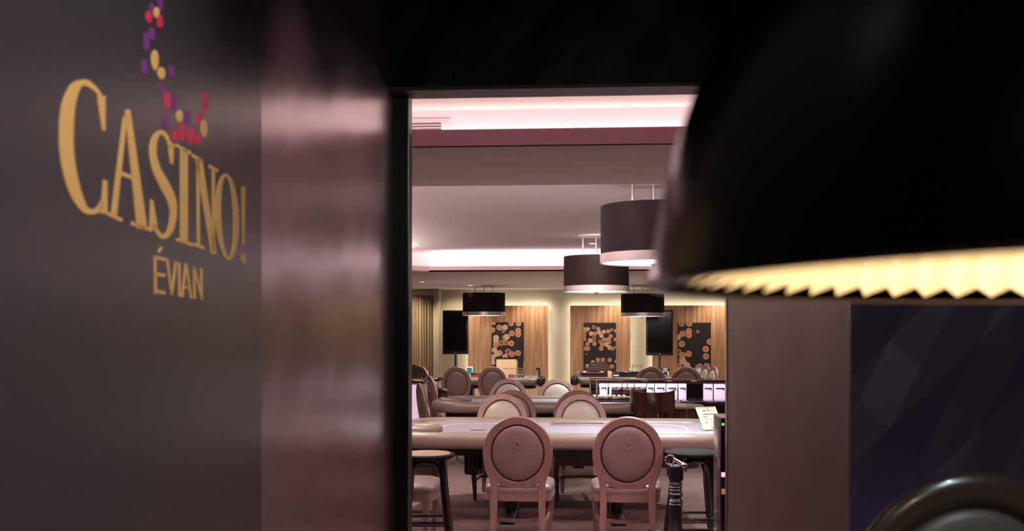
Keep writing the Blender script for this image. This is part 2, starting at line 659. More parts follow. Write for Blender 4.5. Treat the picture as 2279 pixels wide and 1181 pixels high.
def wood_panel(x0, x1, label):
    a, c = PX(x0, YPF), PX(x1, YPF)
    zt = PZ(680, YPF)
    t = thing('wall_panel', label, 'wall panel', ((a + c) / 2, YPF, 0), 0, 'backlit wood panels on the far wall')
    w = (c - a) / 2
    MB().box(-w, w, 0, 0.03, 0.05, zt).build('veneer_board', M['panel_wood'], t)
    MB().box(-w + 0.12, w - 0.12, 0.03, YB - YPF, 0.0, zt - 0.12).build('batten_frame', M['black_satin'], t)
    xc = (a + c) / 2
    ylight = YPF + 0.05
    area('panel top light', (xc, ylight, zt - 0.03), (2 * w, 0.04), 2 * w * 3.0, (1.0, 0.95, 0.82), (PI / 2 + 0.5, 0, 0))
    for s in (-1, 1):
        area('panel side light', (xc + s * (w - 0.03), ylight, zt / 2), (0.04, zt), zt * 1.7, (1.0, 0.95, 0.82), (PI / 2, 0, -s * 0.5))
    return t


wood_panel(1042, 1220, 'backlit zebra wood wall panel behind the left screen and left drum pendant')
wood_panel(1269, 1403, 'backlit zebra wood wall panel in the middle of the far wall')
wood_panel(1452, 1614, 'backlit zebra wood wall panel farthest right, behind the right screen')

YA = YPF - 0.02


def artwork(x0, x1, y0, y1, chips, label):
    a, c = PX(x0, YA), PX(x1, YA)
    zt, zb = PZ(y0, YA), PZ(y1, YA)
    t = thing('artwork', label, 'picture', ((a + c) / 2, YPF - 0.006, zb), 0, 'gaming chip pictures on the wood panels')
    MB().box(-(c - a) / 2, (c - a) / 2, -0.02, 0, 0, zt - zb).build('canvas', M['art_black'], t)
    for i, (cx, cy, r, kd) in enumerate(chips):
        p = P(cx, cy, YA)
        R = r / F * YA
        px, pz = p.x - (a + c) / 2, p.z - zb
        b = MB()
        for (rr, dy) in ((R, 0.0002 * i), (R * 0.80, 0.0002 * i + 0.0001)):
            pts = []
            for k in range(24):
                x = px + rr * math.cos(2 * PI * k / 24)
                z = pz + rr * math.sin(2 * PI * k / 24)
                pts.append(Vector((min(max(x, -(c - a) / 2), (c - a) / 2), -0.0205 - dy, min(max(z, 0), zt - zb))))
            b.slab(pts, (0, 1, 0), 0.0001)
        o = b.build('chip_print', [M['chip_ring'], {'a': M['chip_a'], 'b': M['chip_b'], 'c': M['chip_c']}[kd]], t)
        nf = len(o.data.polygons)
        for k, f in enumerate(o.data.polygons):
            f.material_index = 0 if k < nf // 2 else 1
    return t


def cv(lst, ox, oy, s):
    return [(ox + x / s, oy + y / s, r / s, k) for x, y, r, k in lst]


art1 = [(185, 225, 37, 'a'), (237, 272, 25, 'c'), (260, 224, 38, 'b'), (95, 258, 35, 'a'), (340, 175, 35, 'a'), (437, 175, 35, 'a'),
        (350, 304, 37, 'a'), (433, 268, 37, 'a'), (433, 318, 37, 'a'), (258, 362, 35, 'c'), (283, 350, 39, 'b'), (143, 362, 38, 'b'),
        (140, 400, 36, 'b'), (142, 452, 37, 'a'), (213, 430, 36, 'c'), (274, 428, 33, 'c'), (343, 434, 38, 'a'), (122, 522, 36, 'b'),
        (190, 563, 38, 'a'), (155, 572, 38, 'b'), (300, 543, 37, 'c'), (352, 576, 37, 'a'), (432, 562, 38, 'a'), (262, 612, 38, 'b'),
        (105, 615, 38, 'b'), (110, 165, 30, 'b'), (98, 685, 34, 'b')]
art2 = [(245, 163, 24, 'c'), (167, 188, 27, 'b'), (130, 215, 27, 'a'), (303, 185, 26, 'a'), (317, 233, 28, 'b'), (377, 224, 26, 'b'),
        (435, 219, 26, 'a'), (345, 277, 28, 'b'), (210, 248, 30, 'b'), (263, 246, 26, 'a'), (467, 283, 26, 'a'), (120, 322, 26, 'a'),
        (250, 298, 24, 'c'), (250, 335, 22, 'c'), (198, 338, 30, 'b'), (327, 352, 26, 'c'), (383, 327, 28, 'a'), (437, 325, 28, 'a'),
        (448, 358, 27, 'a'), (163, 386, 27, 'a'), (253, 382, 28, 'a'), (354, 387, 27, 'a'), (410, 390, 30, 'b'), (452, 430, 30, 'b'),
        (488, 444, 26, 'a'), (142, 444, 27, 'a'), (172, 444, 27, 'a'), (342, 444, 28, 'a'), (300, 590, 27, 'a'), (363, 590, 27, 'a'),
        (453, 594, 28, 'a'), (233, 625, 27, 'b'), (163, 672, 27, 'b'), (484, 678, 28, 'a'), (535, 612, 22, 'a'), (530, 325, 24, 'a'),
        (120, 270, 24, 'a'), (535, 430, 20, 'a'), (535, 210, 20, 'a'), (480, 198, 20, 'c'), (148, 518, 9, 'b'), (120, 185, 22, 'b')]
art3 = [(433, 165, 37, 'a'), (527, 165, 38, 'a'), (442, 295, 37, 'a'), (523, 262, 37, 'a'), (523, 310, 37, 'a'), (385, 340, 36, 'b'),
        (435, 422, 38, 'a'), (395, 523, 36, 'c'), (444, 562, 37, 'a'), (521, 546, 38, 'a'), (437, 618, 38, 'a'), (452, 640, 40, 'b'),
        (398, 695, 38, 'a'), (500, 690, 40, 'b'), (735, 485, 38, 'a'), (738, 577, 38, 'a'), (785, 394, 38, 'a'), (745, 700, 38, 'a'),
        (635, 268, 20, 'c')]
artwork(1094, 1166, 717, 822, cv(art1, 1080, 690, 5.905), 'dark picture of large scattered orange chips behind the wooden board')
artwork(1299, 1371, 718, 826, cv(art2, 1280, 700, 5.906), 'dark picture crowded with many small orange chips, middle wood panel')
artwork(1508, 1582, 718, 824, cv(art3, 1440, 690, 5.624), 'dark picture with chips along its edges on the right wood panel')

# ------------------------------------------------------------------ screens on stands


def screen(x0, x1, y0, y1, Y, rz, label):
    a, c = PX(x0, Y), PX(x1, Y)
    zt, zb = PZ(y0, Y), PZ(y1, Y)
    w = (c - a) / 2
    t = thing('display_screen', label, 'screen', ((a + c) / 2, Y, 0), rz, 'portrait screens on stands')
    bz = MB().box(-w, w, 0, 0.06, zb, zt, 0.006).build('bezel', M['bezel'], t)
    MB().box(-w + 0.035, w - 0.035, -0.003, 0.0, zb + 0.06, zt - 0.035).build('screen_panel', M['screen'], t)
    MB().box(-0.02, 0.02, -0.004, 0.0, zb + 0.022, zb + 0.034).build('indicator', M['brushed'], bz)
    MB().box(-0.05, 0.05, 0.055, 0.075, zb + 0.1, zb + 0.3).box(-0.025, 0.025, 0.03, 0.075, 0.02, zb + 0.25, 0.004).build('pole', M['black_satin'], t)
    MB().lathe([(0, 0), (0.26, 0), (0.26, 0.012), (0.03, 0.03), (0, 0.03)], 32, (0, 0.05, 0)).build('base_plate', M['black_satin'], t)
    return t


screen(985, 1042, 690, 788, 20.5, 0.0, 'switched off black portrait screen on a pole beside the curtain')
screen(1438, 1498, 690, 790, 20.5, 0.0, 'switched off black portrait screen on a pole beside the right chip picture')

# ------------------------------------------------------------------ drum pendants


def drum(cx, ztop, zbot, R, Y, zceil, label, power):
    x = PX(cx, Y)
    t = thing('drum_pendant', label, 'ceiling lamp', (x, Y, zbot), 0, 'drum pendants over the gaming tables')
    H = ztop - zbot
    bh = H * 0.16
    MB().lathe([(R - 0.006, bh), (R, bh), (R, H), (R - 0.006, H), (R - 0.006, bh)], 64).build('shade', M['shade'], t)
    MB().lathe([(R + 0.004, 0), (R + 0.006, bh), (R - 0.008, bh), (R - 0.008, 0), (R + 0.004, 0)], 64).build('chrome_band', M['nickel'], t)
    df = MB().lathe([(R - 0.008, 0.012), (R * 0.6, 0.0), (0, -0.006)], 64).build('diffuser', M['diffuser'], t)
    MB().lathe([(0.0, -0.045), (0.014, -0.035), (0.022, -0.014), (0.03, -0.004), (0, -0.004)], 20).build('finial', M['chrome'], df)
    MB().lathe([(R - 0.007, H - 0.015), (0.0, H - 0.015)], 64).build('top_lining', M['shade_in'], t)
    for k in range(3):
        an = (PI, PI / 2, 0)[k]
        px, py = 0.215 * 2 * R * 0.95 * math.cos(an), 0.215 * R * math.sin(an)
        MB().tube([(px, py, H - 0.02), (px, py, zceil - zbot - 0.004)], 0.014, 12).build('rod', M['chrome'], t)
    MB().lathe([(0, 0), (R * 0.55, 0), (R * 0.55, -0.012), (R * 0.5, -0.02), (0, -0.02)], 40, (0, 0, zceil - zbot)).build('ceiling_plate', M['white_trim'], t)
    spot('pendant light', (x, Y, zbot - 0.06), (x, Y, 0), power * 5, COOL, 125, 0.7, R * 0.6)
    return t


drum(1077, PZ(652, 19.7), PZ(702, 19.7), 0.425, 19.7, ZS, 'black drum pendant hanging before the left wood panel', 60)
drum(1430, PZ(655, 19.7), PZ(704, 19.7), 0.425, 19.7, ZS, 'black drum pendant hanging before the right screen', 60)
drum(1327, PZ(572, 12.8), PZ(650, 12.8), 0.42, 12.8, ZC, 'brown drum pendant hanging over the second poker table', 60)
drum(1456, PZ(462, 8.2), PZ(587, 8.2), 0.44, 8.2, ZC, 'largest brown drum pendant, partly behind the black dome', 70)

# ------------------------------------------------------------------ ceiling fittings
for i, (x, y, z, lab) in enumerate(((926, 543, ZC, 'round ceiling downlight at the left door edge'), (1320, 541, ZC, 'round ceiling downlight beside the second drum pendant rods'),
                                    (1046, 634, ZS, 'round downlight in the low ceiling behind the left drum rods'), (940, 626, ZS, 'round downlight in the low ceiling above the curtain'))):
    p = PCEIL(x, y, z)
    t = thing('downlight', lab, 'ceiling light', (p.x, p.y, z), 0, 'recessed downlights')
    MB().lathe([(0.05, 0), (0.07, 0), (0.068, -0.008), (0.05, -0.008), (0.05, 0)], 24).build('trim_ring', M['white_trim'], t)
    MB().lathe([(0, -0.002), (0.05, -0.002)], 24).build('lens', M['downlight'], t)
    spot('downlight beam', (p.x, p.y, z - 0.03), (p.x, p.y, 0), 40, (1, 0.88, 0.7), 80, 0.7)
t = thing('air_vent', 'white slotted air vent in the cove above the left door edge', 'air vent', (-1.0, 5.5, 2.66))
x1 = PX(1000, 5.46)
MB().box(-0.5, x1 + 1.0, -0.006, 0.0, 0.06, 0.135, 0.003).build('frame', M['white_trim'], t)
for k in range(3):
    MB().box(-0.48, x1 + 0.95, -0.009, -0.006, 0.068 + k * 0.016, 0.076 + k * 0.016).build('slat', M['brushed'], t)

# general room light: mostly unseen fill spots added above the gaming floor
for x, y in ((-2.0, 8.5), (2.6, 9.5), (-1.6, 17.6), (0.6, 17.6), (2.8, 17.6)):
    zz = ZC if 6 < y < 15 and x > -2.7 else ZS
    spot('room fill', (x, y, zz - 0.03), (x, y, 0), 250, (1, 0.91, 0.84), 130, 0.8)  # wide spots added to fill the room, no fitting there
for x, pw in ((-2.6, 30), (-0.9, 22), (0.9, 22), (3.0, 22)):
    spot('wall washer', (x, 20.7, ZS - 0.03), (x, 21.5, 0.9), pw * 1.9, (1, 0.84, 0.68), 110, 0.8)
for x, pw in ((-1.5, 60), (-0.4, 70), (0.7, 110), (1.8, 170)):
    spot('pink chair fill', (x, 4.95, ZS - 0.03), (x * 0.75, 7.5, 0.5), pw, (1.0, 0.54, 0.64), 70, 0.8, 0.08)  # pink spots added under the beam to brighten the near chair backs
for x in (-1.8, 0.2, 2.2):  # unseen spots added to lift the darker chair rows farther back
    spot('forward fill', (x, 7.2, ZC - 0.05), (x, 10.6, 0.6), 60, (1.0, 0.80, 0.76), 60, 0.8, 0.08)
    spot('forward fill', (x, 11.4, ZC - 0.05), (x, 16.0, 0.6), 230, (1.0, 0.80, 0.68), 65, 0.8, 0.08)
spot('curtain fill', (-3.6, 20.3, ZS - 0.03), (-3.7, 21.2, 1.2), 110, (1, 0.84, 0.62), 100, 0.8)  # extra unseen spot added to brighten the curtain

# ------------------------------------------------------------------ medallion chair


def lean(z):
    return -0.235 - max(0.0, z - 0.44) * 0.14


def make_chair(name, label, lift=0.0, wood=None, rounded=False):
    t = thing(name, label, 'chair')
    L = lift
    wood = wood or M['chair_wood']
    # oval back frame
    b = MB()
    path = []
    n = 56
    A, B, zc = 0.229, 0.246, 0.705
    for k in range(n):
        a = 2 * PI * k / n
        z = zc + B * math.sin(a)
        path.append((A * math.cos(a), lean(z), z + L))
    sec = [(-0.030, -0.013), (-0.026, -0.019), (0.026, -0.019), (0.030, -0.013), (0.030, 0.013), (0.026, 0.019), (-0.026, 0.019), (-0.030, 0.013)]
    if rounded:
        sec = [(0.030 * math.cos(2 * PI * k / 14), 0.022 * math.sin(2 * PI * k / 14)) for k in range(14)]
    # section: side vector is in the plane of the oval when up is the plane normal
    b.sweep(path, sec, closed=True, up=(0, 1, 0.14))
    b.prism([(-0.17, -0.018), (0.17, -0.018), (0.17, 0.018), (-0.17, 0.018)], 0, 0.001)
    b.bm.free()
    b = MB()
    b.sweep(path, sec, closed=True, up=(0, 1, 0.14))
    b.build('back_frame', wood, t)
    # padded back
    b = MB()
    bm = bmesh.new()
    rings = []
    for j, (f, d) in enumerate(((1.0, 0.0), (0.985, 0.010), (0.93, 0.020), (0.75, 0.030), (0.45, 0.038), (0.0, 0.042))):
        if f == 0:
            rings.append((f, d))
            continue
        rings.append((f, d))
    pads = {}
    for sgn, thick, mkey, nm in ((-1, 0.75, 'bar_leather' if rounded else 'chair_leather', 'outer_back'), (1, 1.0, 'chair_front', 'inner_back')):
        bm = bmesh.new()
        rr = []
        for f, d in rings:
            if f == 0:
                rr.append([bm.verts.new((0, lean(zc) + sgn * d * thick, zc + L))])
            else:
                rr.append([bm.verts.new((0.191 * f * math.cos(2 * PI * k / n), lean(zc + 0.208 * f * math.sin(2 * PI * k / n)) + sgn * (0.004 + d * thick), zc + L + 0.208 * f * math.sin(2 * PI * k / n))) for k in range(n)])
        for a, c in zip(rr[:-1], rr[1:]):
            for k in range(n):
                l = (k + 1) % n
                if len(c) == 1:
                    bm.faces.new((a[k], a[l], c[0]))
                else:
                    bm.faces.new((a[k], a[l], c[l], c[k]))
        bmesh.ops.recalc_face_normals(bm, faces=bm.faces[:])
        x = MB()
        x._merge(bm)
        pads[nm] = x.build(nm, M[mkey], t, angle=80)
    b.bm.free()
    back = MB()
    back.slab([(0.208 * math.cos(2 * PI * k / 40), lean(zc + 0.225 * math.sin(2 * PI * k / 40)) - 0.003, zc + L + 0.225 * math.sin(2 * PI * k / 40)) for k in range(40)], (0, 1, 0), 0.006)
    back.build('backing_board', M['groove'], t)
    # nail heads round the front pad
    b = MB()
    for k in range(60):
        a = 2 * PI * k / 60
        z = zc + 0.196 * math.sin(a)
        b.ball((0.180 * math.cos(a), lean(z) + 0.015, z + L), 0.0062, 6)
    b.build('nailhead_trim', M['nail'], pads['inner_back'])
    # emblem on the outer back
    b = MB()
    ez = 0.768

    def dome_y(z):
        f = abs(z - zc) / 0.208
        fs = [0, 0.45, 0.75, 0.93, 1.0]
        ds = [0.042, 0.038, 0.030, 0.020, 0.0]
        for i_ in range(4):
            if f <= fs[i_ + 1]:
                d_ = ds[i_] + (ds[i_ + 1] - ds[i_]) * (f - fs[i_]) / (fs[i_ + 1] - fs[i_])
                break
        return lean(z) - 0.004 - 0.75 * d_ - 0.001
    ring = [(0.021 * math.cos(2 * PI * k / 20), dome_y(ez + 0.024 * math.sin(2 * PI * k / 20)), ez + 0.024 * math.sin(2 * PI * k / 20) + L) for k in range(20)]
    b.sweep(ring, [(-0.003, -0.003), (0.003, -0.003), (0.003, 0.003), (-0.003, 0.003)], closed=True, up=(0, 1, 0))
    for dx, dz in ((-0.008, 0.034), (0.008, 0.034), (0, 0.042), (-0.005, 0.05), (0.006, 0.05), (0, 0.06)):
        b.ball((dx, dome_y(ez + dz), ez + dz + L), 0.0042, 6)
    b.build('emblem', M['emblem'], pads['outer_back'])
    # seat
    out = bez([(-0.20, -0.235), (0.20, -0.235), (0.255, -0.05), (0.262, 0.16), (0.20, 0.262), (0.0, 0.285), (-0.20, 0.262), (-0.262, 0.16), (-0.255, -0.05)], 6, True)
    out = [(p[0], p[1]) for p in [Vector((q.x, q.y, 0)) for q in [Vector((v[0], v[1], 0)) for v in out]]] if False else [(v[0], v[1]) for v in out]
    b = MB()
    bm = bmesh.new()
    rr = []
    for f, z in ((0.985, 0.40), (1.0, 0.415), (1.0, 0.437), (0.97, 0.455), (0.85, 0.470), (0.55, 0.482), (0.2, 0.486)):
        rr.append([bm.verts.new((x * f, y * f, z + L)) for x, y in out])
    for a, c in zip(rr[:-1], rr[1:]):
        m_ = len(a)
        for k in range(m_):
            l = (k + 1) % m_
            bm.faces.new((a[k], a[l], c[l], c[k]))
    bm.faces.new(rr[-1])
    bm.faces.new(rr[0])
    bmesh.ops.recalc_face_normals(bm, faces=bm.faces[:])
    b._merge(bm)
    b.build('seat', M['chair_leather'], t, angle=60)
    b = MB()
    ins = [(x * 0.985, y * 0.985) for x, y in out]
    b.prism(ins, 0.345 + L, 0.40 + L)
    b.build('seat_frame', wood, t)
    # legs
    sq = [(-0.024, -0.02), (0.024, -0.02), (0.024, 0.02), (-0.024, 0.02)]
    for s in (-1, 1):
        pts = [(s * 0.226, lean(0.645), 0.645 + L), (s * 0.214, lean(0.58), 0.58 + L), (s * 0.187, lean(0.51), 0.51 + L), (s * 0.178, -0.24, 0.44 + L)]
        tail = [(s * 0.178, -0.245, 0.34 + L), (s * 0.180, -0.26, 0.18), (s * 0.184, -0.29, 0.0)]
        pp = bez(pts + tail, 6)
        sc = []
        for q in pp:
            zz = q.z - L
            sc.append((1.05, 1.0) if zz > 0.3 else (0.72 + 0.33 * max(0, zz) / 0.3, 0.75 + 0.25 * max(0, zz) / 0.3))
        b = MB()
        b.sweep(pp, [(a, c) for a, c in sq], up=(0, 1, 0), scales=sc)
        b.build('leg', wood, t)
        pp = bez([(s * 0.222, 0.205, 0.36 + L), (s * 0.232, 0.215, 0.26 + L * 0.7), (s * 0.226, 0.208, 0.12 + L * 0.3), (s * 0.220, 0.205, 0.0)], 6)
        sc = [1.15 - 0.55 * (i / (len(pp) - 1)) for i in range(len(pp))]
        b = MB()
        b.sweep(pp, sq, up=(0, 1, 0), scales=sc)
        b.build('leg', wood, t)
    # stretcher
    b = MB()
    arc = bez([(-0.18, -0.258, 0.185), (-0.21, -0.05, 0.185), (-0.222, 0.205, 0.185)], 6)
    b.sweep(arc, [(-0.009, -0.013), (0.009, -0.013), (0.009, 0.013), (-0.009, 0.013)])
    b.sweep([Vector((-p.x, p.y, p.z)) for p in arc], [(-0.009, -0.013), (0.009, -0.013), (0.009, 0.013), (-0.009, 0.013)])
    b.sweep(bez([(-0.20, -0.10, 0.185), (0, -0.16, 0.185), (0.20, -0.10, 0.185)], 8), [(-0.011, -0.014), (0.011, -0.014), (0.011, 0.014), (-0.011, 0.014)])
    b.build('stretcher', wood, t)
    return t


CH = make_chair('dining_chair', 'rosy medallion chair with its back turned, left one in front of the nearest table')
used = [False]
GC = 'medallion chairs round the gaming tables'


def chair(x, Y, rz, label, scale=None, yrow=None):
    X = PX(x, Y)
    if not used[0]:
        used[0] = True
        CH.location = (X, Y, 0)
        CH.rotation_euler = (0, 0, rz)
        CH['label'] = label
        CH['group'] = GC
        if scale:
            CH.scale = scale
        return CH
    return dup(CH, (X, Y, 0), rz, label, GC, scale)


dY = 0.30    # oval back sits this far behind the chair origin
chair(1157, 7.26 + dY, 0.0, 'rosy medallion chair with its back turned, left one in front of the nearest table')
chair(1393, 7.26 + dY, 0.0, 'rosy medallion chair with its back turned, right one in front of the nearest table')
chair(1113, 9.75 - dY + 0.1, PI, 'medallion chair facing the door, left one across the nearest table')
chair(1293, 9.75 - dY + 0.1, PI, 'medallion chair facing the door, right one across the nearest table')
chair(1144, 10.55 + dY, 0.0, 'dark backed medallion chair at the second table, left of the pair')
chair(1286, 10.55 + dY, 0.0, 'dark backed medallion chair at the second table, right of the pair')
chair(1128, 12.75, PI, 'medallion chair facing the door, left one across the second table')
chair(1239, 12.75, PI, 'medallion chair facing the door, right one across the second table')
chair(1020, 16.4 + dY, 0.0, 'medallion chair with gold emblem in front of the left screen pole', (0.95, 0.95, 1.04))
chair(1099, 16.4 + dY, 0.0, 'medallion chair with gold emblem in front of the wooden board', (0.95, 0.95, 1.04))
chair(1446, 16.6 + dY, 0.0, 'rosy chair back rising behind the lit counter, left of the black notice', (1.02, 1, 1.04))
chair(1523, 16.6 + dY, 0.0, 'rosy chair back rising behind the lit counter, right of the black notice', (1.02, 1, 1.04))
c_ = chair(1545, 19.4, 1.82, 'leftmost of three pale angled chairs at the foot of the right picture')
c_.location.x = PX(1553, 19.4) - 0.25
c_ = chair(1571, 18.7, 1.82, 'middle of three pale angled chairs at the foot of the right picture')
c_.location.x = PX(1568, 18.7) - 0.25
c_ = chair(1592, 18.0, 1.82, 'rightmost of three pale angled chairs at the foot of the right picture')
c_.location.x = PX(1584, 18.0) - 0.25
c_ = chair(931, 18.9, -1.0, 'chair in the angled row below the curtain, at the very edge of the door')
c_.location.x += 0.22
c_ = chair(939, 18.3, -1.0, 'chair in the angled row below the curtain, middle of three')
c_.location.x += 0.22
c_ = chair(947, 17.7, -1.0, 'chair in the angled row below the curtain, nearest of three')
c_.location.x += 0.22
c_ = chair(940, 11.95, -1.22, 'taupe chair seen from the side, left end of the second table')
c_.location.x = PX(946, 11.95) + 0.24
c_ = chair(960, 13.9, -1.15, 'taupe chair seen from the side, behind the second table beside the lit cabinet')
c_.location.x = PX(962, 13.9) + 0.27
c_ = chair(930, 7.5, -PI / 2, 'rosy chair with only its seat and leg showing behind the bentwood stool')
c_.location.x = -1.34
c_ = chair(930, 8.65, -PI / 2, 'taupe chair seat under the left end of the nearest table, behind the rosy seat')
c_.location.x = -1.5

BAR = make_chair('bar_chair', 'blurred tall oval back chair in the foreground, lower right corner', P(2172, 1046, 1.80).z - 0.982, M['bar_wood'], True)
pb = P(2172, 1050, 1.80)
BAR.location = (pb.x, 2.06, 0)
BAR.scale = (0.9, 0.85, 1.0)

# ------------------------------------------------------------------ poker tables


def rrect(hx, hy, r, n=8):
    out = []
    for cx, cy, a0 in ((hx - r, hy - r, 0), (-hx + r, hy - r, PI / 2), (-hx + r, -hy + r, PI), (hx - r, -hy + r, 1.5 * PI)):
        for k in range(n + 1):
            a = a0 + PI / 2 * k / n
            out.append((cx + r * math.cos(a), cy + r * math.sin(a)))
    return out


def dense(poly, step=0.12):
    out = []
    for i in range(len(poly)):
        a, c = Vector(poly[i]), Vector(poly[(i + 1) % len(poly)])
        k = max(1, int((c - a).length / step))
        for j in range(k):
            out.append(tuple(a.lerp(c, j / k)))
    return out


def poker_table(x0, x1, y0, y1, label, pad=True, lines=True, tray=True, cap=0, zt=0.79, r=0.34):
    t = thing('poker_table', label, 'gaming table', ((x0 + x1) / 2, (y0 + y1) / 2, 0), 0, 'padded poker tables')
    hx, hy = (x1 - x0) / 2, (y1 - y0) / 2
    rw, rh = 0.075, 0.068
    sec = []
    for k in range(16):
        a = 2 * PI * k / 16
        ca, sa = math.cos(a), math.sin(a)
        sec.append((rw * math.copysign(abs(ca) ** 0.75, ca), rh * math.copysign(abs(sa) ** 0.75, sa)))
    path = [(x, y, zt - rh) for x, y in dense(rrect(hx - rw, hy - rw, r))]
    MB().sweep(path, sec, closed=True).build('padded_rail', M['rail'], t, angle=60)
    MB().prism(rrect(hx - rw, hy - rw, r), zt - 0.06, zt - 0.035).build('felt', M['felt'], t)
    # printed lines
    if lines:
        b = MB()
        lp = [(x, y, zt - 0.0343) for x, y in dense(rrect(hx - 0.42, hy - 0.34, 0.25))]
        b.sweep(lp, [(-0.006, -0.0005), (0.006, -0.0005), (0.006, 0.0005), (-0.006, 0.0005)], closed=True)
        b.build('printed_line', M['felt_line'], t)
    MB().prism(rrect(hx - 0.16, hy - 0.16, 0.25), zt - 0.20, zt - 0.06).build('apron', M['black_satin'], t)
    for s in (-1, 1):
        MB().box(s * 0.46 - 0.15, s * 0.46 + 0.15, -0.22, 0.22, 0.40, zt - 0.2, 0.01).build('pedestal', M['black_satin'], t)
        MB().lathe([(0.05, 0.03), (0.05, 0.41)], 20, (s * 0.46, 0, 0), cap=True).build('leg', M['black_satin'], t)
        MB().box(s * 0.46 - 0.06, s * 0.46 + 0.06, -hy * 0.6, hy * 0.6, 0.0, 0.045, 0.008).build('foot', M['black_satin'], t)
    if pad:
        MB().lathe([(0, 0.37), (0.076, 0.37), (0.08, 0.375), (0.08, zt - 0.2), (0, zt - 0.2)], 28, (-0.78, -0.1, 0)).build('drop_box', M['black_gloss'], t)
    if lines:
        sx = -0.725
        MB().box(sx - 0.07, sx + 0.07, -hy + 0.52, -hy + 0.60, zt - 0.035, zt - 0.028, 0.002).build('card_slot_frame', M['brushed'], t)
        MB().box(sx - 0.055, sx + 0.055, -hy + 0.535, -hy + 0.585, zt - 0.029, zt - 0.0265).build('card_slot', M['black_gloss'], t)
    if tray:
        MB().box(-0.12, 0.36, hy - 0.50, hy - 0.30, zt - 0.036, zt - 0.022, 0.003).build('dealer_tray', M['brushed'], t)
    if cap:
        MB().box(min(cap * (hx - 0.12), cap * (hx + 0.015)), max(cap * (hx - 0.12), cap * (hx + 0.015)), -hy - 0.01, -hy + 0.5, zt - 0.15, zt + 0.02, 0.05, seg=4).build('end_cap', M['black_satin'], t)
    if pad:
        pth = [(x - hx + 0.26, y - hy + 0.50, zt - 0.012) for x, y in dense(rrect(0.15, 0.13, 0.11), 0.06)]
        s2 = [(0.055 * math.cos(2 * PI * k / 12), 0.036 * math.sin(2 * PI * k / 12)) for k in range(12)]
        MB().sweep(pth, s2, closed=True).build('arm_pad', M['rail'], t, angle=60)
    return t


poker_table(-1.62, 1.36, 7.86, 9.42, 'nearest long poker table with taupe padded rail and grey lilac felt')
poker_table(PX(957, 11.6), 0.84, 11.35, 12.62, 'second poker table with black box on its left end, behind the first chairs', tray=False)
poker_table(PX(965, 17.9), PX(1212, 17.9), 17.6, 18.9, 'far gaming table loaded with acrylic racks below the left chip picture', cap=1, pad=False, lines=False, tray=False, zt=0.775)
poker_table(PX(1272, 18.3), PX(1500, 18.3), 18.0, 19.3, 'far gaming table carrying the wheel dome below the middle chip picture', cap=-1, pad=False, lines=False, tray=False, zt=0.775)

# things on the tables
t = thing('card_shoe', 'dark brown dealing box standing on the left pad of the second table', 'card box', (PX(987, 12.0), 12.0, 0.79))
MB().box(-0.06, 0.06, -0.07, 0.07, 0, 0.12, 0.006).build('box_body', M['dark_wood'], t)
MB().box(-0.066, 0.066, -0.076, 0.076, 0.12, 0.126, 0.002).build('lid', M['black_gloss'], t)

t = thing('chip_tray', 'wooden chip tray with rows of cream chips on the second table', 'chip tray', (PX(1345, 12.1), 12.1, 0.756))
MB().box(-0.30, 0.30, -0.16, 0.16, 0, 0.055, 0.004).build('tray_box', M['dark_wood'], t)
for r_ in range(4):
    for k in range(9):
        MB().lathe([(0, 0), (0.02, 0), (0.02, 0.014), (0, 0.014)], 12, (-0.24 + k * 0.06, -0.12 + r_ * 0.08, 0.055)).build('chip', M['chips_cream'], t)

# tilted card on the nearest table
t = thing('price_card', 'cream printed card leaning on the right end of the nearest table', 'card', (PX(1566, 8.5), 8.5, 0.764))
al = math.radians(31)
wv = Vector((math.cos(al), math.sin(al), 0))
hv = Vector((-0.06, 0.10, 0.185))
W_ = 0.215
nn = wv.cross(hv).normalized()
MB().slab([Vector((0, 0, 0)), wv * W_, wv * W_ + hv, hv], nn, 0.003).build('card_sheet', M['paper'], t)
b = MB()


def mark(bb, u0, u1, v0, v1, W, H, N, off):
    bb.slab([W * u0 + H * v0 + N * off, W * u1 + H * v0 + N * off, W * u1 + H * v1 + N * off, W * u0 + H * v1 + N * off], N, 0.0006)


sgn = -1 if nn.y > 0 else 1
NN = nn if nn.y < 0 else -nn
o0 = 0.0035 if nn.y < 0 else 0.0005
WV = wv * W_
for (u0, u1, v0, v1) in ((0.52, 0.58, 0.80, 0.90), (0.24, 0.46, 0.655, 0.69), (0.47, 0.56, 0.655, 0.69), (0.58, 0.72, 0.655, 0.69), (0.74, 0.86, 0.655, 0.69),
                         (0.22, 0.42, 0.56, 0.58), (0.22, 0.38, 0.48, 0.49), (0.22, 0.36, 0.42, 0.43), (0.2, 0.36, 0.30, 0.315), (0.2, 0.3, 0.24, 0.25),
                         (0.5, 0.54, 0.48, 0.5), (0.5, 0.54, 0.42, 0.44), (0.52, 0.56, 0.36, 0.38), (0.52, 0.56, 0.30, 0.32), (0.55, 0.58, 0.22, 0.24),
                         (0.4, 0.62, 0.07, 0.09), (0.62, 0.74, 0.835, 0.85), (0.76, 0.88, 0.835, 0.85), (0.30, 0.42, 0.80, 0.86), (0.06, 0.94, 0.955, 0.975)):
    b = MB()
    mark(b, u0, u1, v0, v1, WV, hv, NN, o0)
    b.build('printed_text', M['ink'], t)

# ------------------------------------------------------------------ far table equipment
YT = 18.2
zt3 = 0.775


